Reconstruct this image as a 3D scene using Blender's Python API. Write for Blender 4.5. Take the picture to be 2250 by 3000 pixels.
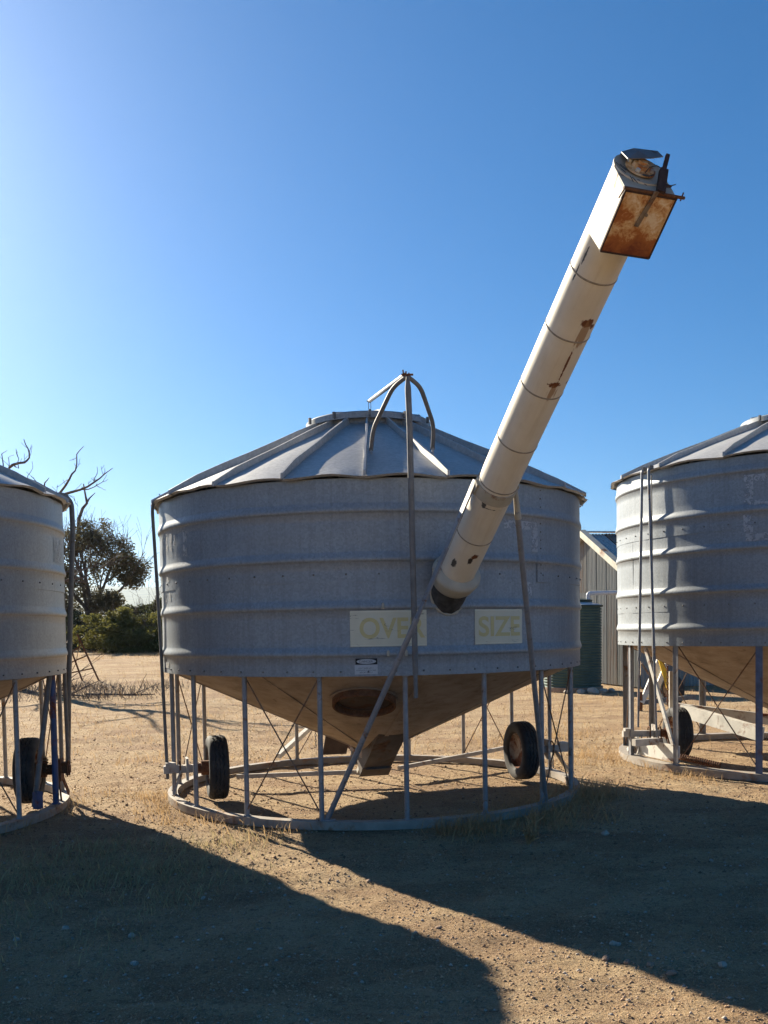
import bpy, bmesh, math, random
import numpy as np
from mathutils import Vector, Matrix, noise as mnoise

# ------------------------------------------------------------------ scene, camera, sky, sun, exposure
for o in list(bpy.data.objects):
    bpy.data.objects.remove(o)
SC = bpy.context.scene
COL = SC.collection
R = math.radians
SUN_AZ, SUN_EL = R(36.3), R(26.5)          # sun stands behind the bins, left of the view axis
SUN = Vector((-math.sin(SUN_AZ) * math.cos(SUN_EL), math.cos(SUN_AZ) * math.cos(SUN_EL), math.sin(SUN_EL)))

cam_d = bpy.data.cameras.new('camera')
cam = bpy.data.objects.new('camera', cam_d)
COL.objects.link(cam)
cam_d.sensor_fit = 'VERTICAL'
cam_d.sensor_height = 24.0
cam_d.sensor_width = 18.0
cam_d.lens = 2800 / 3000 * 24.0
cam_d.shift_y = 468.4 / 3000
cam_d.clip_start = 0.1
cam_d.clip_end = 30000
CAM_H = 1.715
cam.matrix_world = (Matrix.Translation((0, 0, CAM_H)) @ Matrix.Rotation(R(90) - 0.045, 4, 'X')
                    @ Matrix.Rotation(-0.0165, 4, 'Z'))
SC.camera = cam

world = bpy.data.worlds.new('World')
SC.world = world
world.use_nodes = True
wn = world.node_tree
wn.nodes.clear()
w_out = wn.nodes.new('ShaderNodeOutputWorld')
w_bg = wn.nodes.new('ShaderNodeBackground')
w_sky = wn.nodes.new('ShaderNodeTexSky')
w_sky.sky_type = 'NISHITA'
w_sky.sun_disc = False
w_sky.sun_elevation = SUN_EL
w_sky.sun_rotation = -SUN_AZ
w_sky.altitude = 0
w_sky.air_density = 0.9
w_sky.dust_density = 0.65
w_sky.ozone_density = 8.0
w_bg.inputs['Strength'].default_value = 0.05
w_hs = wn.nodes.new('ShaderNodeHueSaturation')          # the camera's vivid colour rendering, alike in every direction
w_hs.inputs['Saturation'].default_value = 1.20
w_hs.inputs['Value'].default_value = 0.92
w_hs.inputs['Hue'].default_value = 0.495
wn.links.new(w_sky.outputs[0], w_hs.inputs['Color'])
wn.links.new(w_hs.outputs[0], w_bg.inputs['Color'])
wn.links.new(w_bg.outputs[0], w_out.inputs['Surface'])

sun_d = bpy.data.lights.new('sun', 'SUN')
sun_d.energy = 5.0
sun_d.angle = R(0.5)
sun_d.color = (1.0, 0.895, 0.71)
sun = bpy.data.objects.new('sun', sun_d)
COL.objects.link(sun)
sun.matrix_world = SUN.to_track_quat('Z', 'Y').to_matrix().to_4x4()

SC.view_settings.view_transform = 'Standard'
SC.view_settings.look = 'None'
SC.view_settings.exposure = 1.42
SC.view_settings.gamma = 1.0
SC.view_settings.use_curve_mapping = False
SC.cycles.use_denoising = True
SC.cycles.max_bounces = 6
SC.cycles.transparent_max_bounces = 12

rng = random.Random(7)
nrng = np.random.default_rng(11)


# ------------------------------------------------------------------ helpers
def rad(phi):
    """unit vector at angle phi (degrees) round a bin: 0 points to the viewer, 90 to the right"""
    a = R(phi)
    return Vector((math.sin(a), -math.cos(a), 0))


class MB:
    """collects vertices and faces of ONE mesh"""

    def __init__(self):
        self.v, self.f, self.m = [], [], []

    def add(self, verts, faces, mi=0):
        b = len(self.v)
        self.v += [tuple(p) for p in verts]
        self.f += [tuple(i + b for i in f) for f in faces]
        self.m += [mi] * len(faces)
        return b

    def box(self, c, ax, ay, az, mi=0):
        """box with centre c and three half-extent vectors"""
        c, ax, ay, az = Vector(c), Vector(ax), Vector(ay), Vector(az)
        vs = [c + sx * ax + sy * ay + sz * az for sz in (-1, 1) for sy in (-1, 1) for sx in (-1, 1)]
        self.add(vs, [(0, 2, 3, 1), (4, 5, 7, 6), (0, 1, 5, 4), (2, 6, 7, 3), (0, 4, 6, 2), (1, 3, 7, 5)], mi)

    def abox(self, x0, x1, y0, y1, z0, z1, mi=0):
        self.box(((x0 + x1) / 2, (y0 + y1) / 2, (z0 + z1) / 2), ((x1 - x0) / 2, 0, 0), (0, (y1 - y0) / 2, 0),
                 (0, 0, (z1 - z0) / 2), mi)

    def beam(self, a, b, w, h, up=(0, 0, 1), mi=0):
        a, b, up = Vector(a), Vector(b), Vector(up)
        d = (b - a)
        L = d.length
        d.normalize()
        s = d.cross(up)
        if s.length < 1e-4:
            s = d.cross(Vector((1, 0, 0)))
        s.normalize()
        u = s.cross(d)
        self.box((a + b) / 2, d * L / 2, s * w / 2, u * h / 2, mi)

    def tube(self, pts, r, n=10, cap=True, mi=0):
        pts = [Vector(p) for p in pts]
        k = len(pts)
        rs = r if hasattr(r, '__len__') else [r] * k
        t0 = (pts[1] - pts[0]).normalized()
        ref = Vector((0, 0, 1)) if abs(t0.z) < 0.9 else Vector((1, 0, 0))
        s = t0.cross(ref).normalized()
        vs, fs = [], []
        for i in range(k):
            t = (pts[min(i + 1, k - 1)] - pts[max(i - 1, 0)]).normalized()
            s = (s - t * s.dot(t)).normalized()
            u = t.cross(s)
            for j in range(n):
                a = 2 * math.pi * j / n
                vs.append(pts[i] + (s * math.cos(a) + u * math.sin(a)) * rs[i])
        for i in range(k - 1):
            for j in range(n):
                a, b = i * n + j, i * n + (j + 1) % n
                fs.append((a, b, b + n, a + n))
        if cap:
            fs.append(tuple(range(n - 1, -1, -1)))
            fs.append(tuple((k - 1) * n + j for j in range(n)))
        self.add(vs, fs, mi)

    def lathe(self, prof, n=48, org=(0, 0, 0), axis=(0, 0, 1), mi=0, a0=0.0, a1=2 * math.pi, fn=None):
        """prof: list of (radius, height) turned round axis"""
        org, az = Vector(org), Vector(axis).normalized()
        ref = Vector((0, 0, 1)) if abs(az.z) < 0.9 else Vector((1, 0, 0))
        ax = ref.cross(az).normalized()
        ay = az.cross(ax)
        full = abs(a1 - a0 - 2 * math.pi) < 1e-6
        m = n if full else n + 1
        vs, fs = [], []
        for i in range(m):
            a = a0 + (a1 - a0) * i / n
            for j, (r, h) in enumerate(prof):
                if fn:
                    r, h = fn(i, j, a, r, h)
                vs.append(org + (ax * math.cos(a) + ay * math.sin(a)) * r + az * h)
        p = len(prof)
        for i in range(n):
            i2 = (i + 1) % m
            for j in range(p - 1):
                fs.append((i * p + j, i2 * p + j, i2 * p + j + 1, i * p + j + 1))
        self.add(vs, fs, mi)

    def build(self, name, mat, parent=None, smooth=True, angle=35, loc=None):
        me = bpy.data.meshes.new(name)
        me.from_pydata(self.v, [], self.f)
        mats = mat if isinstance(mat, (list, tuple)) else [mat]
        for q in mats:
            me.materials.append(q)
        if len(mats) > 1:
            me.polygons.foreach_set('material_index', self.m)
        if smooth:
            me.polygons.foreach_set('use_smooth', [True] * len(me.polygons))
            me.set_sharp_from_angle(angle=R(angle))
        me.update()
        o = bpy.data.objects.new(name, me)
        COL.objects.link(o)
        if parent is not None:
            o.parent = parent
        if loc is not None:
            o.location = loc
        return o


def np_mesh(name, verts, faces, mat, parent=None, smooth=False):
    """mesh out of numpy arrays; faces all of one size"""
    me = bpy.data.meshes.new(name)
    nf, k = faces.shape
    me.vertices.add(len(verts))
    me.vertices.foreach_set('co', np.ascontiguousarray(verts, dtype=np.float32).ravel())
    me.loops.add(nf * k)
    me.loops.foreach_set('vertex_index', np.ascontiguousarray(faces, dtype=np.int32).ravel())
    me.polygons.add(nf)
    me.polygons.foreach_set('loop_start', np.arange(0, nf * k, k, dtype=np.int32))
    me.polygons.foreach_set('loop_total', np.full(nf, k, dtype=np.int32))
    if smooth:
        me.polygons.foreach_set('use_smooth', np.ones(nf, dtype=bool))
    me.materials.append(mat)
    me.update(calc_edges=True)
    o = bpy.data.objects.new(name, me)
    COL.objects.link(o)
    if parent is not None:
        o.parent = parent
    return o


def thing(name, label, cat, loc=(0, 0, 0), group=None):
    o = bpy.data.objects.new(name, None)
    COL.objects.link(o)
    o.location = loc
    o.empty_display_size = 0.2
    return tag(o, label, cat, group)


def tag(o, label=None, cat=None, group=None, kind=None):
    if label:
        o['label'] = label
    if cat:
        o['category'] = cat
    if group:
        o['group'] = group
    if kind:
        o['kind'] = kind
    return o


# smooth value noise on numpy arrays (the ground's relief)
_tab = nrng.random((256, 256))


def vnoise(x, y):
    xi, yi = np.floor(x).astype(int), np.floor(y).astype(int)
    fx, fy = x - xi, y - yi
    fx, fy = fx * fx * (3 - 2 * fx), fy * fy * (3 - 2 * fy)
    g = lambda a, b: _tab[a % 256, b % 256]
    return ((g(xi, yi) * (1 - fx) + g(xi + 1, yi) * fx) * (1 - fy)
            + (g(xi, yi + 1) * (1 - fx) + g(xi + 1, yi + 1) * fx) * fy) * 2 - 1


def sstep(a, b, x):
    t = np.clip((x - a) / (b - a), 0, 1)
    return t * t * (3 - 2 * t)


def ground_z(x, y):
    """large relief of the ground"""
    x, y = np.asarray(x, float), np.asarray(y, float)
    z = 0.030 * vnoise(x * 0.45 + 9, y * 0.45 + 4) + 0.016 * vnoise(x * 1.3, y * 1.3 + 40)
    z = z + 0.80 * sstep(18, 46, y) * sstep(3, -7, x)
    z = z - 14 * sstep(70, 420, y)
    # the bins stand on trodden, level pads
    for cx, cy in ((-0.124, 10.315), (-5.35, 9.13), (5.25, 12.17)):
        k = sstep(3.1, 2.35, np.hypot(x - cx, y - cy))
        z = z * (1 - k) + (-0.006) * k
    return z - 0.015


def ground_fine(x, y):
    pad = 1.0
    for cx, cy in ((-0.124, 10.315), (-5.35, 9.13), (5.25, 12.17)):
        pad = pad - 0.55 * sstep(2.7, 2.35, np.hypot(x - cx, y - cy))
    return pad * (0.013 * vnoise(x * 3.7 + 3, y * 3.7) + 0.009 * vnoise(x * 9 + 17, y * 9 + 5)
            + 0.006 * vnoise(x * 19 + 70, y * 19 + 31))


def gz(x, y):
    return float(ground_z(x, y) + ground_fine(np.asarray(x, float), np.asarray(y, float)))


# ------------------------------------------------------------------ materials
def new_mat(name):
    m = bpy.data.materials.new(name)
    m.use_nodes = True
    nt = m.node_tree
    b = nt.nodes['Principled BSDF']
    return m, nt, b


def nd(nt, t, **kw):
    n = nt.nodes.new(t)
    for k, v in kw.items():
        if hasattr(n, k):
            setattr(n, k, v)
        else:
            n.inputs[k].default_value = v
    return n


def lk(nt, a, b):
    nt.links.new(a, b)


def coord(nt, kind='Object', scale=(1, 1, 1)):
    tc = nd(nt, 'ShaderNodeTexCoord')
    mp = nd(nt, 'ShaderNodeMapping')
    mp.inputs['Scale'].default_value = scale
    lk(nt, tc.outputs[kind], mp.inputs['Vector'])
    return mp.outputs[0]


def noise_n(nt, vec, scale, detail=4, rough=0.55, dist=0.0):
    n = nd(nt, 'ShaderNodeTexNoise')
    n.inputs['Scale'].default_value = scale
    n.inputs['Detail'].default_value = detail
    n.inputs['Roughness'].default_value = rough
    n.inputs['Distortion'].default_value = dist
    if vec is not None:
        lk(nt, vec, n.inputs['Vector'])
    return n.outputs['Fac']


def ramp(nt, fac, stops):
    r = nd(nt, 'ShaderNodeValToRGB')
    el = r.color_ramp.elements
    while len(el) < len(stops):
        el.new(0.5)
    for e, (p, c) in zip(el, stops):
        e.position = p
        e.color = (c[0], c[1], c[2], 1) if hasattr(c, '__len__') else (c, c, c, 1)
    lk(nt, fac, r.inputs['Fac'])
    return r.outputs['Color']


def mixc(nt, fac, a, b, mode='MIX'):
    m = nd(nt, 'ShaderNodeMix', data_type='RGBA', blend_type=mode)
    for sock, v in ((m.inputs[0], fac), (m.inputs[6], a), (m.inputs[7], b)):
        if hasattr(v, 'is_linked'):
            lk(nt, v, sock)
        elif hasattr(v, '__len__'):
            sock.default_value = (v[0], v[1], v[2], 1)
        else:
            sock.default_value = v
    return m.outputs[2]


def math_n(nt, op, a, b=None, c=None, clamp=False):
    m = nd(nt, 'ShaderNodeMath', operation=op, use_clamp=clamp)
    for i, v in enumerate((a, b, c)):
        if v is None:
            continue
        if hasattr(v, 'is_linked'):
            lk(nt, v, m.inputs[i])
        else:
            m.inputs[i].default_value = v
    return m.outputs[0]


def bump(nt, b, h, strength=0.3, dist=0.01):
    n = nd(nt, 'ShaderNodeBump')
    n.inputs['Strength'].default_value = strength
    n.inputs['Distance'].default_value = dist
    lk(nt, h, n.inputs['Height'])
    lk(nt, n.outputs[0], b.inputs['Normal'])


def simple(name, col, rough=0.6, metal=0.0, var=0.25, scale=9, bmp=0.15, rust=0.0, dust=0.0, rustcol=(0.16, 0.055, 0.02), spec=0.35):
    """paint or metal with mottling, optional rust blooms and dust on upward faces"""
    m, nt, b = new_mat(name)
    v = coord(nt)
    n1 = noise_n(nt, v, scale, 6, 0.6)
    lo = tuple(c * (1 - var) for c in col)
    hi = tuple(min(1, c * (1 + var)) for c in col)
    c = ramp(nt, n1, [(0.3, lo), (0.7, hi)])
    if rust > 0:
        n2 = noise_n(nt, v, scale * 0.55, 8, 0.68, 0.6)
        f = ramp(nt, n2, [(0.62 - rust * 0.35, 0.0), (0.72 - rust * 0.3, 1.0)])
        n3 = noise_n(nt, v, scale * 4, 3)
        rc = ramp(nt, n3, [(0.3, tuple(q * 0.6 for q in rustcol)), (0.7, tuple(q * 1.6 for q in rustcol))])
        c = mixc(nt, f, c, rc)
        lk(nt, math_n(nt, 'MULTIPLY_ADD', f, 0.9 - rough, rough), b.inputs['Roughness'])
    else:
        b.inputs['Roughness'].default_value = rough
    lk(nt, c, b.inputs['Base Color'])
    b.inputs['Metallic'].default_value = metal
    b.inputs['Specular IOR Level'].default_value = spec
    bump(nt, b, noise_n(nt, v, scale * 5, 4), bmp, 0.004)
    return m


def galvanised(name, tone, spangle=60, metal=0.25, rough=0.5, grime=0.5, tint=(1, 1, 1)):
    m, nt, b = new_mat(name)
    v = coord(nt)
    vo = nd(nt, 'ShaderNodeTexVoronoi')
    vo.inputs['Scale'].default_value = spangle
    lk(nt, v, vo.inputs['Vector'])
    sep = nd(nt, 'ShaderNodeSeparateColor')
    lk(nt, vo.outputs['Color'], sep.inputs[0])
    n1 = noise_n(nt, v, 2.3, 6, 0.6)
    n2 = noise_n(nt, v, 28, 4, 0.7)
    mott = math_n(nt, 'ADD', math_n(nt, 'MULTIPLY', sep.outputs[0], 0.45), math_n(nt, 'MULTIPLY', n2, 0.55))
    t = lambda k: (tone * k * tint[0], tone * k * tint[1], tone * k * tint[2])
    c = ramp(nt, mott, [(0.25, t(0.84)), (0.75, t(1.13))])
    # vertical water streaks and grime
    vs = coord(nt, 'Object', (13, 13, 0.45))
    st = noise_n(nt, vs, 1.6, 6, 0.65)
    f = ramp(nt, st, [(0.46, 0.0), (0.72, grime)])
    c = mixc(nt, f, c, tuple(q * 0.62 for q in (tone * tint[0], tone * 0.96 * tint[1], tone * 0.9 * tint[2])))
    c = mixc(nt, ramp(nt, n1, [(0.35, 0.35), (0.65, 0.0)]), c, t(0.75))
    # dark specks of corrosion
    vo2 = nd(nt, 'ShaderNodeTexVoronoi')
    vo2.inputs['Scale'].default_value = 34
    lk(nt, v, vo2.inputs['Vector'])
    sp = ramp(nt, math_n(nt, 'ADD', vo2.outputs['Distance'], math_n(nt, 'MULTIPLY', noise_n(nt, v, 4, 3), 0.55)),
              [(0.29, 0.75), (0.36, 0.0)])
    c = mixc(nt, sp, c, t(0.35))
    lk(nt, c, b.inputs['Base Color'])
    b.inputs['Metallic'].default_value = metal
    lk(nt, math_n(nt, 'MULTIPLY_ADD', n2, 0.2, rough - 0.08), b.inputs['Roughness'])
    bump(nt, b, math_n(nt, 'ADD', n2, math_n(nt, 'MULTIPLY', n1, 1.2)), 0.12, 0.004)
    return m


M = {}
M['galv'] = galvanised('galvanised_sheet', 0.295, metal=0.2, rough=0.48, tint=(0.94, 1.04, 1.13))
M['galv_roof'] = galvanised('galvanised_roof', 0.44, spangle=40, grime=0.35, tint=(1.02, 1.0, 0.97))
M['galv_b'] = galvanised('galvanised_sheet_pale', 0.36, spangle=70, metal=0.2, rough=0.46, grime=0.35, tint=(1.02, 1.01, 0.99))
M['pipe'] = simple('galvanised_pipe', (0.255, 0.26, 0.275), 0.5, 0.3, 0.18, 14, 0.12, rust=0.10, rustcol=(0.20, 0.10, 0.05))
M['pipe_dark'] = simple('dull_steel_pipe', (0.17, 0.165, 0.16), 0.6, 0.25, 0.25, 12, 0.15, rust=0.10, rustcol=(0.14, 0.07, 0.04))
M['post_dusty'] = simple('dusty_galvanised_steel', (0.40, 0.37, 0.33), 0.6, 0.15, 0.22, 10, 0.15, rust=0.10, rustcol=(0.24, 0.13, 0.07))
M['blue'] = simple('blue_painted_steel', (0.05, 0.085, 0.19), 0.5, 0.0, 0.3, 8, 0.1, rust=0.2)
M['sky_tint'] = simple('sky_tinted_steel', (0.12, 0.15, 0.23), 0.5, 0.1, 0.3, 8, 0.1, rust=0.12)  # grey steel with the sky's blue cast painted into its colour
M['ring'] = simple('dusty_base_ring_steel', (0.31, 0.275, 0.235), 0.65, 0.05, 0.2, 7, 0.2, rust=0.2, rustcol=(0.26, 0.15, 0.09))
M['rusty'] = simple('rusty_steel', (0.15, 0.075, 0.04), 0.85, 0.1, 0.45, 16, 0.4, rust=0.5, rustcol=(0.13, 0.05, 0.02))
M['rod'] = simple('rusty_brace_rod', (0.20, 0.14, 0.10), 0.75, 0.2, 0.35, 20, 0.2, rust=0.4, rustcol=(0.20, 0.09, 0.04))
M['black'] = simple('black_rubber_boot', (0.062, 0.059, 0.056), 0.8, 0, 0.45, 18, 0.5)
M['white'] = simple('white_paint', (0.44, 0.40, 0.32), 0.6, 0, 0.14, 7, 0.08, rust=0.08, spec=0.2)
M['weld'] = simple('grimy_weld_seam', (0.27, 0.225, 0.17), 0.7, 0, 0.4, 30, 0.3)
M['strap'] = simple('dull_flat_bar', (0.22, 0.17, 0.12), 0.7, 0.1, 0.3, 20, 0.2, rust=0.3)
M['lever'] = simple('dark_rusted_lever', (0.06, 0.035, 0.028), 0.8, 0.1, 0.4, 30, 0.3)
M['white_beam'] = simple('weathered_white_beam', (0.60, 0.58, 0.52), 0.6, 0, 0.16, 6, 0.15, rust=0.22)
M['yellow_guard'] = simple('yellow_painted_guard', (0.62, 0.40, 0.03), 0.5, 0, 0.15, 6, 0.1, rust=0.1)
M['pvc'] = simple('white_pvc_pipe', (0.58, 0.59, 0.60), 0.35, 0, 0.06, 5, 0.03)
M['green_tank'] = simple('green_tank_steel', (0.06, 0.098, 0.083), 0.75, 0.0, 0.15, 5, 0.06)
M['green_dark'] = simple('dark_green_rim', (0.015, 0.035, 0.03), 0.5, 0, 0.2, 5, 0.06)
M['stone'] = simple('pale_stone', (0.42, 0.355, 0.29), 0.85, 0, 0.3, 14, 0.5)
M['stone_red'] = simple('reddish_stone', (0.30, 0.21, 0.15), 0.9, 0, 0.35, 14, 0.5)
M['bark'] = simple('grey_bark', (0.12, 0.095, 0.075), 0.9, 0, 0.4, 7, 0.6)
M['deadwood'] = simple('dead_wood', (0.13, 0.105, 0.09), 0.9, 0, 0.35, 9, 0.5)
M['trim'] = simple('cream_barge_board', (0.46, 0.44, 0.37), 0.7, 0, 0.2, 4, 0.1, rust=0.06)


def hopper_mat():
    m, nt, b = new_mat('dusty_hopper_steel')
    v = coord(nt)
    n1 = noise_n(nt, v, 3.0, 7, 0.62, 0.4)
    c = ramp(nt, n1, [(0.3, (0.23, 0.172, 0.125)), (0.5, (0.34, 0.265, 0.205)), (0.72, (0.42, 0.345, 0.28))])
    n2 = noise_n(nt, v, 9.0, 8, 0.7, 0.8)
    c = mixc(nt, ramp(nt, n2, [(0.58, 0.0), (0.70, 0.75)]), c, (0.09, 0.045, 0.026))
    n3 = noise_n(nt, coord(nt, 'Object', (3, 3, 14)), 2.0, 5, 0.6)
    c = mixc(nt, ramp(nt, n3, [(0.5, 0.0), (0.72, 0.4)]), c, (0.125, 0.083, 0.058))
    lk(nt, c, b.inputs['Base Color'])
    b.inputs['Roughness'].default_value = 0.72
    bump(nt, b, n2, 0.2, 0.006)
    return m


M['hopper'] = hopper_mat()
M['door'] = simple('dark_manhole_plate', (0.085, 0.062, 0.05), 0.75, 0.1, 0.3, 8, 0.2, rust=0.25, rustcol=(0.09, 0.04, 0.025))
M['boot'] = simple('dark_boot_steel', (0.105, 0.088, 0.075), 0.7, 0.1, 0.3, 6, 0.25, rust=0.3, rustcol=(0.09, 0.045, 0.025))


def flap_mat():
    m, nt, b = new_mat('rust_stained_cream_plate')
    v = coord(nt)
    n1 = noise_n(nt, v, 5.5, 6, 0.6, 0.5)
    n2 = noise_n(nt, v, 26, 6, 0.7, 1.2)
    sx = nd(nt, 'ShaderNodeSeparateXYZ')
    lk(nt, v, sx.inputs[0])
    low = math_n(nt, 'MULTIPLY', math_n(nt, 'SUBTRACT', -0.06, sx.outputs[1]), 1.9)     # heavier rust at the lower lip
    low = math_n(nt, 'MAXIMUM', low, 0.0)
    k = math_n(nt, 'ADD', math_n(nt, 'ADD', math_n(nt, 'MULTIPLY', n1, 0.75), math_n(nt, 'MULTIPLY', n2, 0.38)), low)
    c = ramp(nt, k, [(0.46, (0.78, 0.62, 0.42)), (0.55, (0.62, 0.36, 0.15)), (0.62, (0.40, 0.13, 0.028)), (0.82, (0.18, 0.04, 0.012))])
    lk(nt, c, b.inputs['Base Color'])
    b.inputs['Roughness'].default_value = 0.75
    bump(nt, b, n2, 0.3, 0.003)
    return m


M['flap'] = flap_mat()


def auger_mat(patches):
    """cream painted tube; stains lie at given (angle, distance along the tube) spots"""
    m, nt, b = new_mat('cream_auger_paint')
    v = coord(nt)
    sx = nd(nt, 'ShaderNodeSeparateXYZ')
    lk(nt, v, sx.inputs[0])
    ang = math_n(nt, 'ARCTAN2', sx.outputs[1], sx.outputs[0])
    s = sx.outputs[2]
    n1 = noise_n(nt, v, 4, 5, 0.6)
    n2 = noise_n(nt, v, 24, 6, 0.7, 0.8)
    c = ramp(nt, n1, [(0.3, (0.66, 0.585, 0.465)), (0.7, (0.76, 0.69, 0.57))])
    streak = noise_n(nt, coord(nt, 'Object', (14, 14, 0.9)), 2.2, 5, 0.6)
    c = mixc(nt, ramp(nt, streak, [(0.52, 0.0), (0.8, 0.35)]), c, (0.50, 0.40, 0.28))
    for (a0, s0, wa, ws, kind, thr) in patches:
        da = math_n(nt, 'DIVIDE', math_n(nt, 'SUBTRACT', ang, a0), wa)
        ds = math_n(nt, 'DIVIDE', math_n(nt, 'SUBTRACT', s, s0), ws)
        d2 = math_n(nt, 'ADD', math_n(nt, 'MULTIPLY', da, da), math_n(nt, 'MULTIPLY', ds, ds))
        if kind == 'run':                                  # rust run: fine streaks along the tube
            ns = noise_n(nt, coord(nt, 'Object', (60, 60, 2.5)), 1.0, 4, 0.6)
        else:
            ns = n2
        val = math_n(nt, 'SUBTRACT', math_n(nt, 'MULTIPLY_ADD', ns, 2.4, -thr), d2)
        f = ramp(nt, val, [(0.0, 0.0), (0.22, 1.0)])
        colr = {'rust': (0.15, 0.05, 0.018), 'run': (0.30, 0.15, 0.06), 'bare': (0.07, 0.068, 0.065), 'soot': (0.05, 0.035, 0.03)}[kind]
        if kind == 'run':
            f = math_n(nt, 'MULTIPLY', f, 0.75)
        c = mixc(nt, f, c, colr)
    lk(nt, c, b.inputs['Base Color'])
    b.inputs['Roughness'].default_value = 0.55
    b.inputs['Specular IOR Level'].default_value = 0.3
    bump(nt, b, math_n(nt, 'ADD', n2, math_n(nt, 'MULTIPLY', n1, 2.0)), 0.06, 0.004)
    return m


def tyre_mat(name, dustiness):
    m, nt, b = new_mat(name)
    v = coord(nt)
    n = noise_n(nt, v, 9, 6, 0.65)
    c = ramp(nt, n, [(0.35, (0.022, 0.021, 0.021)), (0.62, (0.045, 0.042, 0.040)), (0.8, tuple(q * dustiness for q in (0.20, 0.16, 0.12)))])
    lk(nt, c, b.inputs['Base Color'])
    b.inputs['Roughness'].default_value = 0.8
    bump(nt, b, noise_n(nt, v, 60, 3), 0.25, 0.003)
    return m


M['tyre'] = tyre_mat('worn_tyre_rubber', 0.5)
M['rim'] = simple('old_white_rim', (0.42, 0.34, 0.26), 0.55, 0.0, 0.25, 9, 0.2, rust=0.55, rustcol=(0.15, 0.06, 0.03))


def sign_mat(name, base, crack=(0.05, 0.05, 0.05)):
    m, nt, b = new_mat(name)
    v = coord(nt)
    n1 = noise_n(nt, v, 5, 5, 0.6)
    c = ramp(nt, n1, [(0.3, tuple(q * 0.92 for q in base)), (0.7, tuple(q * 1.05 for q in base))])
    # horizontal cracks in the film
    n2 = noise_n(nt, coord(nt, 'Object', (1.6, 1.6, 17)), 2.0, 3, 0.5, 0.6)
    cr = ramp(nt, math_n(nt, 'ABSOLUTE', math_n(nt, 'SUBTRACT', n2, 0.5)), [(0.004, 1.0), (0.012, 0.0)])
    gate = ramp(nt, noise_n(nt, coord(nt, 'Object', (2.2, 2.2, 9)), 2.3, 3), [(0.57, 0.0), (0.61, 0.8)])
    c = mixc(nt, math_n(nt, 'MULTIPLY', cr, gate), c, crack)
    lk(nt, c, b.inputs['Base Color'])
    b.inputs['Roughness'].default_value = 0.55
    return m


M['sign'] = sign_mat('faded_yellow_sign', (0.66, 0.615, 0.46))
M['sign_text'] = sign_mat('faded_yellow_lettering', (0.62, 0.515, 0.235))
M['sign_pale'] = sign_mat('pale_yellow_sign_edge', (0.72, 0.68, 0.53))


def peel_mat(name, col, thr=0.5, scale=16):
    """peeling paint: flakes of colour, see-through where the paint is gone"""
    m, nt, b = new_mat(name)
    v = coord(nt)
    n = noise_n(nt, v, scale, 6, 0.7, 0.8)
    lk(nt, ramp(nt, n, [(thr - 0.03, 0.0), (thr + 0.03, 0.85)]), b.inputs['Alpha'])
    n2 = noise_n(nt, v, 6, 4)
    lk(nt, ramp(nt, n2, [(0.3, tuple(q * 0.8 for q in col)), (0.7, col)]), b.inputs['Base Color'])
    b.inputs['Roughness'].default_value = 0.6
    return m


M['peel'] = peel_mat('peeling_white_paint', (0.50, 0.52, 0.55), 0.475, 20)
M['peel_thin'] = peel_mat('thin_peeling_white_paint', (0.58, 0.57, 0.54), 0.47, 22)
M['decal_white'] = peel_mat('worn_white_sticker', (0.62, 0.64, 0.66), 0.30, 40)
M['decal_black'] = simple('black_sticker_ink', (0.012, 0.012, 0.013), 0.5, 0, 0.2, 20, 0.05)
M['decal_grey'] = peel_mat('worn_sticker_ink', (0.05, 0.05, 0.055), 0.44, 90)


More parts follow.
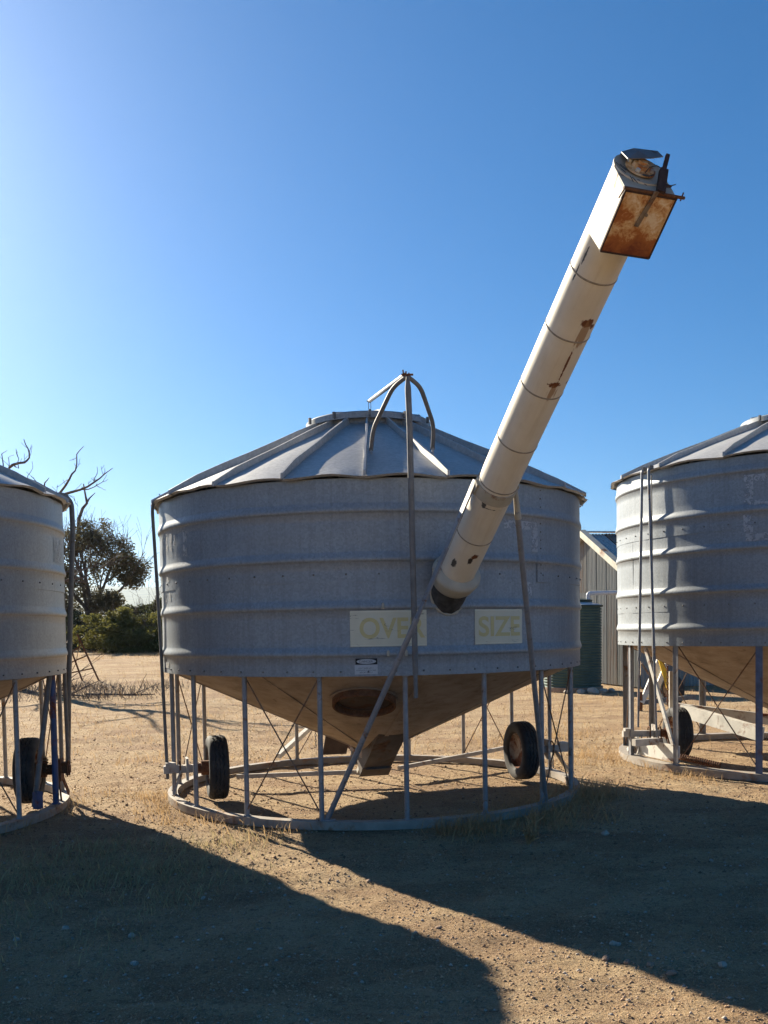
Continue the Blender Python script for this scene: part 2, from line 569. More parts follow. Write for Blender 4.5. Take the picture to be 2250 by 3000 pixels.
def ground_mat():
    m, nt, b = new_mat('dry_sandy_ground')
    v = coord(nt)
    n0 = noise_n(nt, v, 0.35, 5, 0.6)
    n1 = noise_n(nt, v, 2.2, 7, 0.62)
    n2 = noise_n(nt, v, 19, 6, 0.7)
    n3 = noise_n(nt, v, 95, 4, 0.7)
    n4 = noise_n(nt, v, 42, 5, 0.75)
    c = ramp(nt, n1, [(0.28, (0.37, 0.24, 0.128)), (0.5, (0.51, 0.36, 0.20)), (0.72, (0.60, 0.44, 0.26))])
    c = mixc(nt, ramp(nt, n0, [(0.42, 0.0), (0.62, 0.6)]), c, (0.55, 0.41, 0.25))
    nr = noise_n(nt, v, 0.8, 4, 0.6, 0.3)
    c = mixc(nt, ramp(nt, nr, [(0.48, 0.0), (0.64, 0.65)]), c, (0.40, 0.245, 0.128))
    nb = noise_n(nt, coord(nt, 'Object', (0.55, 1.5, 1)), 1.0, 6, 0.65, 0.5)
    c = mixc(nt, ramp(nt, nb, [(0.48, 0.0), (0.60, 0.75)]), c, (0.31, 0.19, 0.105))
    c = mixc(nt, ramp(nt, n2, [(0.32, 0.7), (0.47, 0.0)]), c, (0.20, 0.115, 0.07))
    c = mixc(nt, ramp(nt, n4, [(0.35, 0.75), (0.45, 0.0)]), c, (0.20, 0.115, 0.07))  # dark brown painted in as shade between the grains
    c = mixc(nt, ramp(nt, n3, [(0.52, 0.0), (0.66, 0.85)]), c, (0.68, 0.53, 0.37))
    # dark crumbs of soil and bark, contrast raised to paint shadows between grains
    vo = nd(nt, 'ShaderNodeTexVoronoi')
    vo.inputs['Scale'].default_value = 13
    lk(nt, v, vo.inputs['Vector'])
    k = math_n(nt, 'ADD', vo.outputs['Distance'], math_n(nt, 'MULTIPLY', n2, 0.6))
    c = mixc(nt, ramp(nt, k, [(0.33, 0.7), (0.40, 0.0)]), c, (0.14, 0.08, 0.05))
    lk(nt, c, b.inputs['Base Color'])
    b.inputs['Roughness'].default_value = 0.92
    b.inputs['Specular IOR Level'].default_value = 0.15
    h = math_n(nt, 'ADD', math_n(nt, 'MULTIPLY', n2, 1.0), math_n(nt, 'ADD', math_n(nt, 'MULTIPLY', n4, 0.7), math_n(nt, 'MULTIPLY', n3, 0.35)))
    bump(nt, b, h, 1.0, 0.06)
    return m


M['ground'] = ground_mat()


def grass_mat(name, a, bcol, c3):
    m, nt, b = new_mat(name)
    v = coord(nt)
    n = noise_n(nt, v, 3.1, 3, 0.6)
    n2 = noise_n(nt, v, 37, 2, 0.6)
    k = math_n(nt, 'ADD', math_n(nt, 'MULTIPLY', n, 0.5), math_n(nt, 'MULTIPLY', n2, 0.5))
    lk(nt, ramp(nt, k, [(0.36, a), (0.5, bcol), (0.64, c3)]), b.inputs['Base Color'])
    b.inputs['Roughness'].default_value = 0.8
    tr = nd(nt, 'ShaderNodeBsdfTranslucent')
    tr.inputs['Color'].default_value = (c3[0], c3[1], c3[2], 1)
    mx = nd(nt, 'ShaderNodeMixShader')
    mx.inputs[0].default_value = 0.3
    out = nt.nodes['Material Output']
    lk(nt, b.outputs[0], mx.inputs[1])
    lk(nt, tr.outputs[0], mx.inputs[2])
    lk(nt, mx.outputs[0], out.inputs['Surface'])
    return m


M['dry_grass'] = grass_mat('dry_grass', (0.26, 0.145, 0.065), (0.43, 0.27, 0.13), (0.56, 0.39, 0.205))
M['green_grass'] = grass_mat('half_green_grass', (0.20, 0.165, 0.08), (0.36, 0.29, 0.15), (0.50, 0.41, 0.23))
M['leaf_grey'] = grass_mat('greyish_leaves', (0.075, 0.064, 0.036), (0.125, 0.108, 0.058), (0.18, 0.16, 0.08))
M['leaf_green'] = grass_mat('olive_leaves', (0.05, 0.06, 0.02), (0.10, 0.105, 0.03), (0.19, 0.18, 0.045))
M['leaf_dark'] = grass_mat('dark_leaves', (0.025, 0.035, 0.016), (0.045, 0.056, 0.024), (0.075, 0.085, 0.032))


def corr_mat(name, base, rust, seed):
    m, nt, b = new_mat(name)
    tc = nd(nt, 'ShaderNodeTexCoord')
    mp = nd(nt, 'ShaderNodeMapping')
    mp.inputs['Location'].default_value = (seed, seed * 2.7, seed * 1.3)
    mp.inputs['Scale'].default_value = (5, 5, 0.35)
    lk(nt, tc.outputs['Object'], mp.inputs['Vector'])
    n = noise_n(nt, mp.outputs[0], 2.0, 6, 0.65, 0.4)
    c = ramp(nt, n, [(0.32, tuple(q * 0.75 for q in base)), (0.6, base)])
    n2 = noise_n(nt, mp.outputs[0], 3.1, 7, 0.7)
    c = mixc(nt, ramp(nt, n2, [(0.62 - rust * 0.3, 0.0), (0.74 - rust * 0.2, 0.85)]), c, (0.20, 0.09, 0.045))
    lk(nt, c, b.inputs['Base Color'])
    b.inputs['Metallic'].default_value = 0.0
    b.inputs['Roughness'].default_value = 0.6
    return m


M['corr'] = [corr_mat('corrugated_wall_iron', (0.28, 0.295, 0.285), 0.12, 0.0), corr_mat('corrugated_wall_iron_stained', (0.27, 0.265, 0.24), 0.36, 4.1)]
M['corr_roof'] = [corr_mat('corrugated_roof_iron', (0.50, 0.49, 0.47), 0.30, 8.2), corr_mat('corrugated_roof_iron_rusty', (0.30, 0.24, 0.20), 0.95, 12.7)]
M['hill'] = simple('hill_scrub', (0.14, 0.14, 0.08), 0.95, 0, 0.35, 0.01, 0.0)

# ------------------------------------------------------------------ ground
def spaced(lo_far, lo, hi, hi_far, step, grow):
    mid = list(np.arange(lo, hi + 1e-6, step))
    up, p, s = [], hi, step
    while p < hi_far:
        s *= grow
        p += s
        up.append(p)
    dn, p, s = [], lo, step
    while p > lo_far:
        s *= grow
        p -= s
        dn.append(p)
    return np.array(dn[::-1] + mid + up)


xs = np.clip(spaced(-9000, -4.2, 4.6, 9000, 0.042, 1.075), -9000, 9000)
ys = np.clip(spaced(-4000, 2.6, 12.5, 9000, 0.036, 1.06), -4000, 9000)
GX, GY = np.meshgrid(xs, ys)
near = sstep(60, 16, np.hypot(GX, GY - 6))
GZ = ground_z(GX, GY) + ground_fine(GX, GY) * near
nx, ny = len(xs), len(ys)
gv = np.stack([GX.ravel(), GY.ravel(), GZ.ravel()], 1)
ii = (np.arange(ny - 1)[:, None] * nx + np.arange(nx - 1)[None, :]).ravel()
gf = np.stack([ii, ii + 1, ii + nx + 1, ii + nx], 1)
tag(np_mesh('ground', gv, gf, M['ground'], smooth=True), 'dry sandy farm yard with scattered grit and dry litter', 'ground', kind='structure')

# hills on the far side of the valley
hx = np.linspace(-9000, 9000, 90)
hy = np.linspace(1500, 9500, 40)
HX, HY = np.meshgrid(hx, hy)
HZ = -16 + 285 * sstep(2200, 5600, HY) * (1 + 0.10 * vnoise(HX / 900, HY / 1500) + 0.05 * vnoise(HX / 300, HY / 500))
ii = (np.arange(39)[:, None] * 90 + np.arange(89)[None, :]).ravel()
tag(np_mesh('hills', np.stack([HX.ravel(), HY.ravel(), HZ.ravel()], 1), np.stack([ii, ii + 1, ii + 91, ii + 90], 1), M['hill'], smooth=True),
    'low hazy range of hills far behind the trees', 'hills', kind='structure')

# ------------------------------------------------------------------ field bins
RB = 2.20                                     # radius of a bin's wall
SEG = 2.5                                     # degrees per facet of the wall


def wall_profile(z0, z1, ribs):
    pts = [(0.0, z0)]
    for zr in sorted(ribs):
        if z0 < zr - 0.05 and zr + 0.055 < z1:
            for t, b in ((-0.040, 0.0), (-0.036, 0.004), (-0.031, 0.011), (-0.024, 0.0155), (-0.014, 0.0170), (0.000, 0.0155),
                         (0.016, 0.0110), (0.032, 0.0055), (0.046, 0.0015), (0.054, 0.0)):
                pts.append((b, zr + t))
    pts.append((0.0, z1))
    out = []
    for a, b in zip(pts, pts[1:]):
        out.append(a)
        if b[1] - a[1] > 0.1:
            k = int((b[1] - a[1]) / 0.07)
            for i in range(1, k):
                out.append((0.0, a[1] + (b[1] - a[1]) * i / k))
    out.append(pts[-1])
    return out


def wall_sheet(root, phi0, phi1, z0, z1, ribs, dr, mat, seed):
    """one curved steel sheet of the wall, dented a little, with real thickness at its edges"""
    prof = wall_profile(z0, z1, ribs)
    n = max(2, int(round((phi1 - phi0) / SEG)))
    vs, fs = [], []
    for i in range(n + 1):
        ph = phi0 + (phi1 - phi0) * i / n
        d = rad(ph)
        for b, z in prof:
            w = mnoise.noise(Vector((ph * 0.11 + seed, z * 2.1, seed))) * 0.006 + mnoise.noise(Vector((ph * 0.33 + seed, z * 5.5, seed + 9))) * 0.0028
            p = d * (RB + dr + b + w)
            vs.append((p.x, p.y, z))
    k = len(prof)
    for i in range(n):
        for j in range(k - 1):
            fs.append((i * k + j, (i + 1) * k + j, (i + 1) * k + j + 1, i * k + j + 1))
    mb = MB()
    b0 = mb.add(vs, fs)
    # turned-in lower and side edges
    lip = []
    for i in range(n + 1):
        d = rad(phi0 + (phi1 - phi0) * i / n)
        p = d * (RB + dr - 0.012)
        lip.append((p.x, p.y, z0))
    c0 = mb.add(lip, [])
    mb.f += [(b0 + i * k, c0 + i, c0 + i + 1, b0 + (i + 1) * k) for i in range(n)]
    mb.m += [0] * n
    return mb.build('wall_sheet', mat, root, angle=50)


def bolt_row(root, items, mat, r=0.009, name='bolt_row'):
    """items: (phi, z, radius offset): domed bolt heads on the wall"""
    mb = MB()
    for ph, z, dr in items:
        d = rad(ph)
        c = d * (RB + dr)
        c.z = z
        mb.lathe([(r, -0.004), (r, 0.004), (r * 0.55, 0.008), (0.0005, 0.009)], 6, c, d)
    return mb.build(name, mat, root, angle=60)


def roof(root, zeave, slope, phi_first, n, mat, flange=0.075, special=()):
    r_in, r_out = 0.56, 2.280
    step = 360.0 / n
    for k in range(n):
        p0, p1 = phi_first + k * step, phi_first + (k + 1) * step
        mb = MB()
        nu, nv = 8, 14
        vs, fs = [], []
        for j in range(nv + 1):
            t = j / nv
            r = r_out + (r_in - r_out) * t
            for i in range(nu + 1):
                u = i / nu
                ph = p0 + (p1 - p0) * u
                bow = math.sin(math.pi * u)
                z = zeave + slope * (r_out - r)
                z += bow * (0.020 * (1 - t) ** 1.0 - 0.012 * t) * (0.6 + 0.4 * math.sin(k * 2.3))
                z += 0.012 * math.sin(math.pi * t) * (0.5 + 0.5 * math.cos(k * 1.7))
                rr = r
                if j == 0:                                       # wavy cut edge over the wall
                    rr = r + 0.012 * math.sin(u * 2 * math.pi * (1 + k % 2) + k)
                    z -= 0.004 * bow + 0.010 * math.cos(u * 2 * math.pi + k * 1.3)
                p = rad(ph) * rr
                vs.append((p.x, p.y, z))
        w = nu + 1
        for j in range(nv):
            for i in range(nu):
                fs.append((j * w + i, j * w + i + 1, (j + 1) * w + i + 1, (j + 1) * w + i))
        b = mb.add(vs, fs)
        # drip edge turned down under the eave
        lip = []
        for i in range(w):
            x, y, z = vs[i]
            q = 0.986
            lip.append((x * q, y * q, z - 0.014))
        c = mb.add(lip, [])
        mb.f += [(b + i, c + i, c + i + 1, b + i + 1) for i in range(nu)]
        mb.m += [0] * nu
        panel = mb.build('roof_panel', mat, root, angle=45)
        # standing seam on the panel's left edge
        fb = MB()
        d = rad(p0)
        s = Vector((-d.y, d.x, 0))
        path = []
        for j in range(7):
            t = j / 6
            r = (r_out + 0.004) + (r_in + 0.05 - r_out) * t
            path.append(d * r + Vector((0, 0, zeave + slope * (r_out - r) + 0.004 * math.sin(j * 1.9 + k))))
        h = flange * (0.95 + 0.1 * math.sin(k * 3.1))
        vs = []
        for j, p in enumerate(path):
            lift = h * (0.62 if j == 0 else 1.0)
            wob = s * (0.004 * math.sin(j * 2.1 + k * 1.7))
            vs += [p - s * 0.012 + wob, p + s * 0.012 + wob, p + s * 0.010 + wob + Vector((0, 0, lift)),
                   p - s * 0.010 + wob + Vector((0, 0, lift))]
        fs = []
        for j in range(6):
            for a in range(4):
                a2 = (a + 1) % 4
                fs.append((j * 4 + a, j * 4 + a2, j * 4 + 4 + a2, j * 4 + 4 + a))
        fs += [(3, 2, 1, 0), (24, 25, 26, 27)]
        fb.add(vs, fs)
        fb.build('roof_seam', mat, root, angle=30)
    return zeave + slope * (r_out - r_in)


def lid(root, z, mat):
    mb = MB()
    mb.lathe([(0.585, z - 0.10), (0.585, z + 0.035)], 48)
    mb.build('collar', mat, root)
    mb = MB()
    mb.lathe([(0.640, z - 0.008), (0.665, z - 0.008), (0.665, z + 0.048), (0.652, z + 0.060), (0.30, z + 0.125), (0.09, z + 0.160), (0.0005, z + 0.163)], 48)
    o = mb.build('lid', mat, root, angle=28)
    for k in range(8):
        rb = MB()
        d = rad(k * 45 + 12)
        rb.beam(d * 0.64 + Vector((0, 0, z + 0.066)), d * 0.10 + Vector((0, 0, z + 0.163)), 0.022, 0.022)
        rb.build('rib', mat, o, angle=30)
    for k in range(5):
        cb = MB()
        d = rad(-60 + k * 31)
        c = d * 0.69
        cb.box((c.x, c.y, z + 0.03), d * 0.014, Vector((-d.y, d.x, 0)) * 0.010, (0, 0, 0.032))
        cb.build('clamp', M['pipe_dark'], root)
    return o


def patch(name, root, phi0, phi1, z0, z1, dr, mat, parent=None, n=None, jag=0.0, seed=0):
    """thin curved sheet lying on the wall between two angles and two heights"""
    n = n or max(2, int(abs(phi1 - phi0) / 1.2))
    nz = max(2, int((z1 - z0) / 0.05))
    mb = MB()
    vs, fs = [], []
    for j in range(nz + 1):
        for i in range(n + 1):
            ph, z = phi0 + (phi1 - phi0) * i / n, z0 + (z1 - z0) * j / nz
            if jag:
                if i in (0, n):
                    ph += jag * mnoise.noise(Vector((seed + i, z * 30, 3)))
                if j in (0, nz):
                    z += jag * 0.03 * mnoise.noise(Vector((ph * 2, seed + j, 8)))
            p = rad(ph) * (RB + dr)
            vs.append((p.x, p.y, z))
    for j in range(nz):
        for i in range(n):
            fs.append((j * (n + 1) + i, j * (n + 1) + i + 1, (j + 2) * (n + 1) - n + i, (j + 1) * (n + 1) + i))
    mb.add(vs, fs)
    return mb.build(name, mat, parent or root)


def wall_text(name, parent, text, phi_c, z_c, height, width_deg, dr, mat, bold=0.0):
    """raised lettering bent round the wall; phi_c, z_c is the middle of the word"""
    cu = bpy.data.curves.new('lettering', 'FONT')
    cu.body = text
    cu.align_x, cu.align_y = 'CENTER', 'CENTER'
    cu.size = 1.0
    cu.offset = bold
    tmp = bpy.data.objects.new('lettering_curve', cu)
    COL.objects.link(tmp)
    bpy.context.view_layer.update()
    me = bpy.data.meshes.new_from_object(tmp.evaluated_get(bpy.context.evaluated_depsgraph_get()))
    bpy.data.objects.remove(tmp)
    vx = [v.co.x for v in me.vertices]
    vy = [v.co.y for v in me.vertices]
    x0, x1, y0, y1 = min(vx), max(vx), min(vy), max(vy)
    for v in me.vertices:
        u = (v.co.x - (x0 + x1) / 2) / (x1 - x0)
        w = (v.co.y - (y0 + y1) / 2) / (y1 - y0)
        p = rad(phi_c + u * width_deg) * (RB + dr)
        v.co = (p.x, p.y, z_c + w * height)
    me.materials.clear()
    me.materials.append(mat)
    me.update()
    o = bpy.data.objects.new(name, me)
    COL.objects.link(o)
    o.parent = parent
    return o


def hopper(root, ztop, zapex, r_top=2.165):
    mb = MB()
    sl = (ztop - zapex) / r_top
    prof = [(r_top, ztop)]
    for r in np.linspace(r_top - 0.05, 0.16, 22):
        prof.append((float(r), zapex + sl * float(r)))
    mb.lathe(prof, 72, fn=lambda i, j, a, r, h: (r, h + 0.010 * mnoise.noise(Vector((math.cos(a) * r * 1.7, math.sin(a) * r * 1.7, 5)))))
    mb.lathe([(0.16, zapex + sl * 0.16), (0.16, zapex - 0.02), (0.0005, zapex - 0.02)], 24)
    hp = mb.build('hopper', M['hopper'], root, angle=40)
    for k in range(9):                                     # lapped joints between the cone's plates
        d = rad(k * 40 + 13)
        jb = MB()
        s = Vector((-d.y, d.x, 0))
        n = (d * sl - Vector((0, 0, 1))).normalized()
        a, b = d * (r_top - 0.03), d * 0.3
        a.z, b.z = zapex + sl * (r_top - 0.03), zapex + sl * 0.3
        jb.box((a + b) / 2 + n * 0.004, (b - a) / 2, s * 0.022, n * 0.004)
        jb.build('lap_joint', M['hopper'], hp, angle=30)
    return hp


def wheel(root, c, axis, r=0.325, w=0.20, name='wheel', seed=0, rim_dish=1):
    """tyre and rim on a horizontal axle; axis points to the rim's open side"""
    ax = Vector(axis).normalized()
    tb = MB()
    n = 56
    hw = w / 2
    prof = [(r * 0.60, -hw * 0.62), (r * 0.66, -hw * 0.86), (r * 0.78, -hw * 1.0), (r * 0.90, -hw * 0.97), (r * 0.955, -hw * 0.86), (r * 0.985, -hw * 0.74)]
    for g in (-0.38, 0.0, 0.38):
        e = 0.055
        prof += [(r, hw * (g - e - 0.03)), (r * 0.972, hw * (g - e * 0.6)), (r * 0.972, hw * (g + e * 0.6)), (r, hw * (g + e + 0.03))]
    prof += [(r * 0.985, hw * 0.74), (r * 0.955, hw * 0.86), (r * 0.90, hw * 0.97), (r * 0.78, hw * 1.0), (r * 0.66, hw * 0.86), (r * 0.60, hw * 0.62)]

    def zig(i, j, a, rr, h):
        if rr > r * 0.96 and 6 <= j <= 17:
            h += 0.007 * (1 if i % 2 else -1)
        return rr, h
    tb.lathe(prof, n, (0, 0, 0), ax, fn=zig)
    t = tb.build(name, M['tyre'], root, angle=30, loc=c)
    rb = MB()
    s = rim_dish
    rb.lathe([(r * 0.61, s * hw * 0.70), (r * 0.64, s * hw * 0.76), (r * 0.655, s * hw * 0.72), (r * 0.60, s * hw * 0.45), (r * 0.56, -s * hw * 0.1),
              (r * 0.50, -s * hw * 0.25), (r * 0.40, -s * hw * 0.02), (r * 0.28, s * hw * 0.10), (r * 0.20, s * hw * 0.08), (r * 0.20, s * hw * 0.45), (r * 0.12, s * hw * 0.6), (0.0005, s * hw * 0.62)], 40, (0, 0, 0), ax)
    rb.lathe([(r * 0.62, -s * hw * 0.66), (r * 0.60, -s * hw * 0.4), (r * 0.55, -s * hw * 0.12), (r * 0.3, -s * hw * 0.05), (0.0005, -s * hw * 0.05)], 40, (0, 0, 0), ax)
    rb.build('rim', M['rim'], t, angle=35)
    nb = MB()
    u = ax.orthogonal().normalized()
    q = ax.cross(u)
    for k in range(5):
        a = 2 * math.pi * k / 5
        nb.lathe([(0.012, 0.0), (0.012, 0.018), (0.0005, 0.02)], 6, (u * math.cos(a) + q * math.sin(a)) * r * 0.33 + ax * s * hw * 0.05, ax * s)
    nb.build('wheel_nuts', M['rusty'], t)
    return t


def post(root, ph, z0, z1, mat, Rp=2.13, kind='pipe', r=0.0225):
    mb = MB()
    d = rad(ph)
    a, b = d * Rp + Vector((0, 0, z0)), d * Rp + Vector((0, 0, z1))
    s = Vector((-d.y, d.x, 0))
    if kind == 'pipe':
        mb.tube([a, b], r, 14)
        mb.tube([a + Vector((0, 0, -0.01)), a + Vector((0, 0, 0.012))], r * 1.45, 12)
        mb.box(b + Vector((0, 0, -0.012)) + d * 0.022, d * 0.026, s * 0.03, (0, 0, 0.016))
    else:                                     # rolled steel angle
        mb.box((a + b) / 2 + d * 0.028, d * 0.0035, s * 0.036, (0, 0, (z1 - z0) / 2))
        mb.box((a + b) / 2 - s * 0.034, d * 0.036, s * 0.0035, (0, 0, (z1 - z0) / 2 - 0.002))
    return mb.build('post', mat, root, angle=40)


def brace(root, ph0, ph1, z0, z1, Rp=2.13, r=0.0065, mat=None):
    for a, b in ((ph0, ph1), (ph1, ph0)):
        mb = MB()
        p = rad(a) * (Rp + (0.012 if a == ph0 else -0.012)) + Vector((0, 0, z0))
        q = rad(b) * (Rp + (0.012 if a == ph0 else -0.012)) + Vector((0, 0, z1))
        mb.tube([p, q], r, 7)
        mb.build('brace_rod', mat or M['rod'], root)


def base_ring(root, z0=-0.01, z1=0.062, r0=2.09, r1=2.19, mat=None):
    mb = MB()
    mb.lathe([(r0, z0), (r1, z0), (r1, z1), (r0, z1), (r0, z0)], 96,
             fn=lambda i, j, a, r, h: (r, h + 0.006 * mnoise.noise(Vector((math.cos(a) * 2, math.sin(a) * 2, 1)))))
    return mb.build('base_ring', mat or M['ring'], root, angle=30)


def axle(root, hub, axis, ring_r=2.14, mat=None, plate=True):
    """stub axle box from the hub out to the base ring with its hangers"""
    mat = mat or M['post_dusty']
    hub, ax = Vector(hub), Vector(axis).normalized()
    out = Vector((hub.x, hub.y, 0))
    # distance along ax to the ring
    b = out.dot(ax)
    t = -b + math.sqrt(max(0.0, b * b - out.length_squared + (ring_r + 0.10) ** 2))
    mb = MB()
    mb.beam(hub - ax * 0.04, hub + ax * t, 0.075, 0.075)
    mb.build('axle_beam', mat, root, angle=30)
    mb = MB()
    mb.tube([hub - ax * 0.05, hub + ax * 0.12], 0.052, 16)
    mb.tube([hub - ax * 0.07, hub + ax * 0.06], 0.075, 16)
    mb.build('axle_hub', M['rusty'], root, angle=40)
    side = ax.cross(Vector((0, 0, 1)))
    for sgn in (-1, 1):
        mb = MB()
        c = hub + ax * (t * 0.62) + side * sgn * 0.16
        foot = Vector((c.x, c.y, 0.095))
        foot = foot * (ring_r / max(0.1, Vector((c.x, c.y, 0)).length)) if False else foot
        top = hub + ax * (t * 0.62) + side * sgn * 0.05 + Vector((0, 0, -0.02))
        low = hub + ax * (t * 0.80) + side * sgn * 0.20
        low.z = 0.10
        mb.beam(top, low, 0.055, 0.012, up=ax)
        mb.build('hanger', mat, root, angle=30)
    mb = MB()
    c = hub + ax * 0.20
    mb.box(c + Vector((0, 0, 0.0)), ax * 0.012, side * 0.085, (0, 0, 0.11))
    mb.box(hub + ax * (t - 0.07) + Vector((0, 0, 0.055)), ax * 0.05, side * 0.05, (0, 0, 0.016))
    mb.build('axle_plate', mat, root, angle=30)
    mb = MB()
    for k in range(2):
        p = hub + ax * (0.13 + 0.14 * k)
        arc = []
        for j in range(9):
            a = math.pi * j / 8
            arc.append(p + side * (0.05 * math.cos(a)) + Vector((0, 0, 0.03 + 0.055 * math.sin(a))))
        arc = [arc[0] - Vector((0, 0, 0.10))] + arc + [arc[-1] - Vector((0, 0, 0.10))]
        mb.tube(arc, 0.008, 7)
    mb.build('u_bolt', M['rusty'], root)


def bent_pipe(root, pts, r, mat, name='pipe', fillet=0.06, n=10):
    """pipe along pts with rounded corners"""
    P = [Vector(p) for p in pts]
    out = [P[0]]
    for a, b, c in zip(P, P[1:], P[2:]):
        u, w = (a - b), (c - b)
        f = min(fillet, u.length * 0.45, w.length * 0.45)
        u.normalize()
        w.normalize()
        for k in range(6):
            t = k / 5
            out.append((b + u * f) * (1 - t) ** 2 + b * 2 * t * (1 - t) + (b + w * f) * t * t)
    out.append(P[-1])
    mb = MB()
    mb.tube(out, r, n)
    return mb.build(name, mat, root, angle=50)


def body(root, zb, ze, ribs, seams, cuts, mat):
    """wall courses between the horizontal seams, each cut into sheets"""
    lv = [zb] + sorted(seams) + [ze - 0.012]
    for k in range(len(lv) - 1):
        cs = cuts[k % len(cuts)]
        lo = lv[k] - (0.03 if k else 0)
        for a, b in zip(cs, cs[1:] + [cs[0] + 360]):
            wall_sheet(root, a - (0.6 if True else 0), b, lo, lv[k + 1], ribs, 0.0045 * k, mat, 3.1 * k + a * 0.01)
    items = []
    for k, zs in enumerate(sorted(seams)):
        items += [(a, zs + 0.035, 0.0045 * (k + 1)) for a in np.arange(-180, 180, 7.3)]
    items += [(a, zb + 0.04, 0.001) for a in np.arange(-180, 180, 6.2)]
    tag(bolt_row(root, items, M['pipe_dark']), kind='stuff')


# ================================================================== the middle bin
MC = Vector((-0.124, 10.315, 0))
mid = thing('grain_bin', 'grey galvanised grain bin in the middle with the long white auger spout', 'grain bin', MC, 'mobile grain bins on the yard')
ZB, ZE = 1.314, 3.0
body(mid, ZB, ZE, [2.735, 2.322, 1.915, 1.516], [2.147], [[-150, -30, 90] if False else [100, 220], [44.6, 164.6, 284.6]], M['galv'])
tag(bolt_row(mid, [(44.6 + 0.9, z, 0.0045) for z in np.arange(2.2, 2.98, 0.075)], M['pipe_dark'], 0.007), kind='stuff')
ZT = roof(mid, ZE, 0.470, -0.3, 20, M['galv_roof'])
lid(mid, ZT + 0.030, M['galv'])
hopper(mid, ZB + 0.015, 0.35)
base_ring(mid)
for k in range(18):
    post(mid, -11.8 + 20 * k, 0.058, ZB + 0.02, M['pipe'])
for a in (-31.8, 48.2, 128.2, 188.2, -111.8):
    brace(mid, a, a + 20, 0.10, ZB - 0.01)

# signs and stickers
for (a0, a1, word, pc, wd, nm) in ((-4.1, 12.95, 'OVER', 5.3, 14.6, 'over'), (24.65, 38.35, 'SIZE', 31.6, 12.0, 'size')):
    plate = patch('warning_sign', mid, a0, a1, 1.566, 1.872, 0.006, M['sign'], jag=0.12 if nm == 'size' else 0.0, seed=4)
    tag(plate, 'faded yellow sign reading ' + word)
    wall_text('lettering', plate, word, pc, 1.722, 0.178, wd, 0.0085, M['sign_text'], 0.022)
    for zz in (1.572, 1.858):
        patch('border', mid, a0 + 0.1, a1 - 0.1, zz, zz + 0.008, 0.0078, M['sign_pale'], parent=plate)
st = patch('danger_sticker', mid, -3.25, 1.85, 1.332, 1.412, 0.003, M['decal_white'], jag=0.1, seed=9)
tag(st, 'small worn white and black danger sticker')
patch('sticker_head', mid, -3.05, 1.78, 1.415, 1.466, 0.003, M['decal_black'], parent=st)
mb = MB()
ring_v = []
for k in range(28):
    a = 2 * math.pi * k / 28
    p = rad(-0.635 + 2.15 * math.cos(a)) * (RB + 0.0048)
    ring_v.append((p.x, p.y, 1.4405 + 0.0205 * math.sin(a)))
mb.add(ring_v, [tuple(range(28))])
mb.build('sticker_oval', M['decal_white'], st, smooth=False)
wall_text('lettering', st, 'DANGER', -0.635, 1.4405, 0.021, 3.0, 0.0062, M['decal_grey'])
for k, (line, wd) in enumerate((('CONTAINER EMPTY', 3.4), ('VENTILATE CONTAINER', 4.4), ('BEFORE ENTRY', 2.9))):
    wall_text('lettering', st, line, -0.7, 1.3835 - 0.0185 * k, 0.0115, wd, 0.0045, M['decal_grey'])
# remains of white paint on the right, and of lettering on the far left
for a0, a1, z0, z1 in ((33.1, 44.3, 2.662, 2.685), (33.1, 44.3, 2.640, 2.664)):
    pass
patch('paint_frame', mid, 33.0, 44.3, 2.585, 2.655, 0.0085, M['peel'], jag=0.3, seed=2)
patch('paint_frame', mid, 41.9, 44.3, 2.39, 2.584, 0.0085, M['peel'], jag=0.3, seed=5)
patch('paint_frame', mid, 39.4, 41.9, 1.975, 2.11, 0.004, M['peel'], jag=0.3, seed=6)
for a, w, z0, z1 in ((-68.5, 1.6, 2.43, 2.66), (-65.6, 1.2, 2.46, 2.66), (-63.4, 1.6, 2.43, 2.66), (-59.8, 1.5, 2.44, 2.655), (-57.3, 1.5, 2.44, 2.64),
                     (-51.4, 1.8, 2.42, 2.66), (-66, 1.4, 1.99, 2.09), (-62, 1.2, 2.02, 2.10), (-63, 1.8, 2.2, 2.25)):
    patch('paint_flake', mid, a, a + w, z0, z1, 0.0085 if z0 > 2.14 else 0.004, M['peel_thin'], jag=0.5, seed=a)
patch('paint_frame', mid, -67.5, -64.0, 1.365, 1.425, 0.003, M['peel_thin'], jag=0.2, seed=7)
# lumps of sealant round the lever brackets
for a, z in ((4.2, 1.512), (8.2, 1.512), (3.2, 1.915)):
    mb = MB()
    p = rad(a) * (RB + 0.024)
    mb.lathe([(0.011, -0.03), (0.013, 0.0), (0.009, 0.018), (0.0005, 0.024)], 8, (p.x, p.y, z))
    mb.build('sealant_drip', M['white'], mid)

# manhole in the front of the hopper
sl = (ZB + 0.015 - 0.35) / 2.165
d = rad(-2.2)
hc = d * 1.60 + Vector((0, 0, 0.35 + sl * 1.60))
hn = (d * sl + Vector((0, 0, -1))).normalized()
mb = MB()
mb.lathe([(0.292, -0.03), (0.292, 0.070), (0.288, 0.075), (0.276, 0.075), (0.270, 0.070), (0.270, -0.02)], 48, hc, hn,
         fn=lambda i, j, a, r, h: (r + (0.004 * math.sin(i * 2.7) if j > 3 else 0), h))
mh = mb.build('manhole_collar', M['rusty'], mid, angle=40)
mb = MB()
mb.lathe([(0.269, 0.012), (0.235, 0.020), (0.23, 0.014), (0.0005, 0.014)], 48, hc, hn)
mb.build('manhole_door', M['door'], mh, angle=30)
mb = MB()
mb.lathe([(0.318, 0.004), (0.318, 0.010), (0.294, 0.010), (0.294, 0.004)], 48, hc, hn)
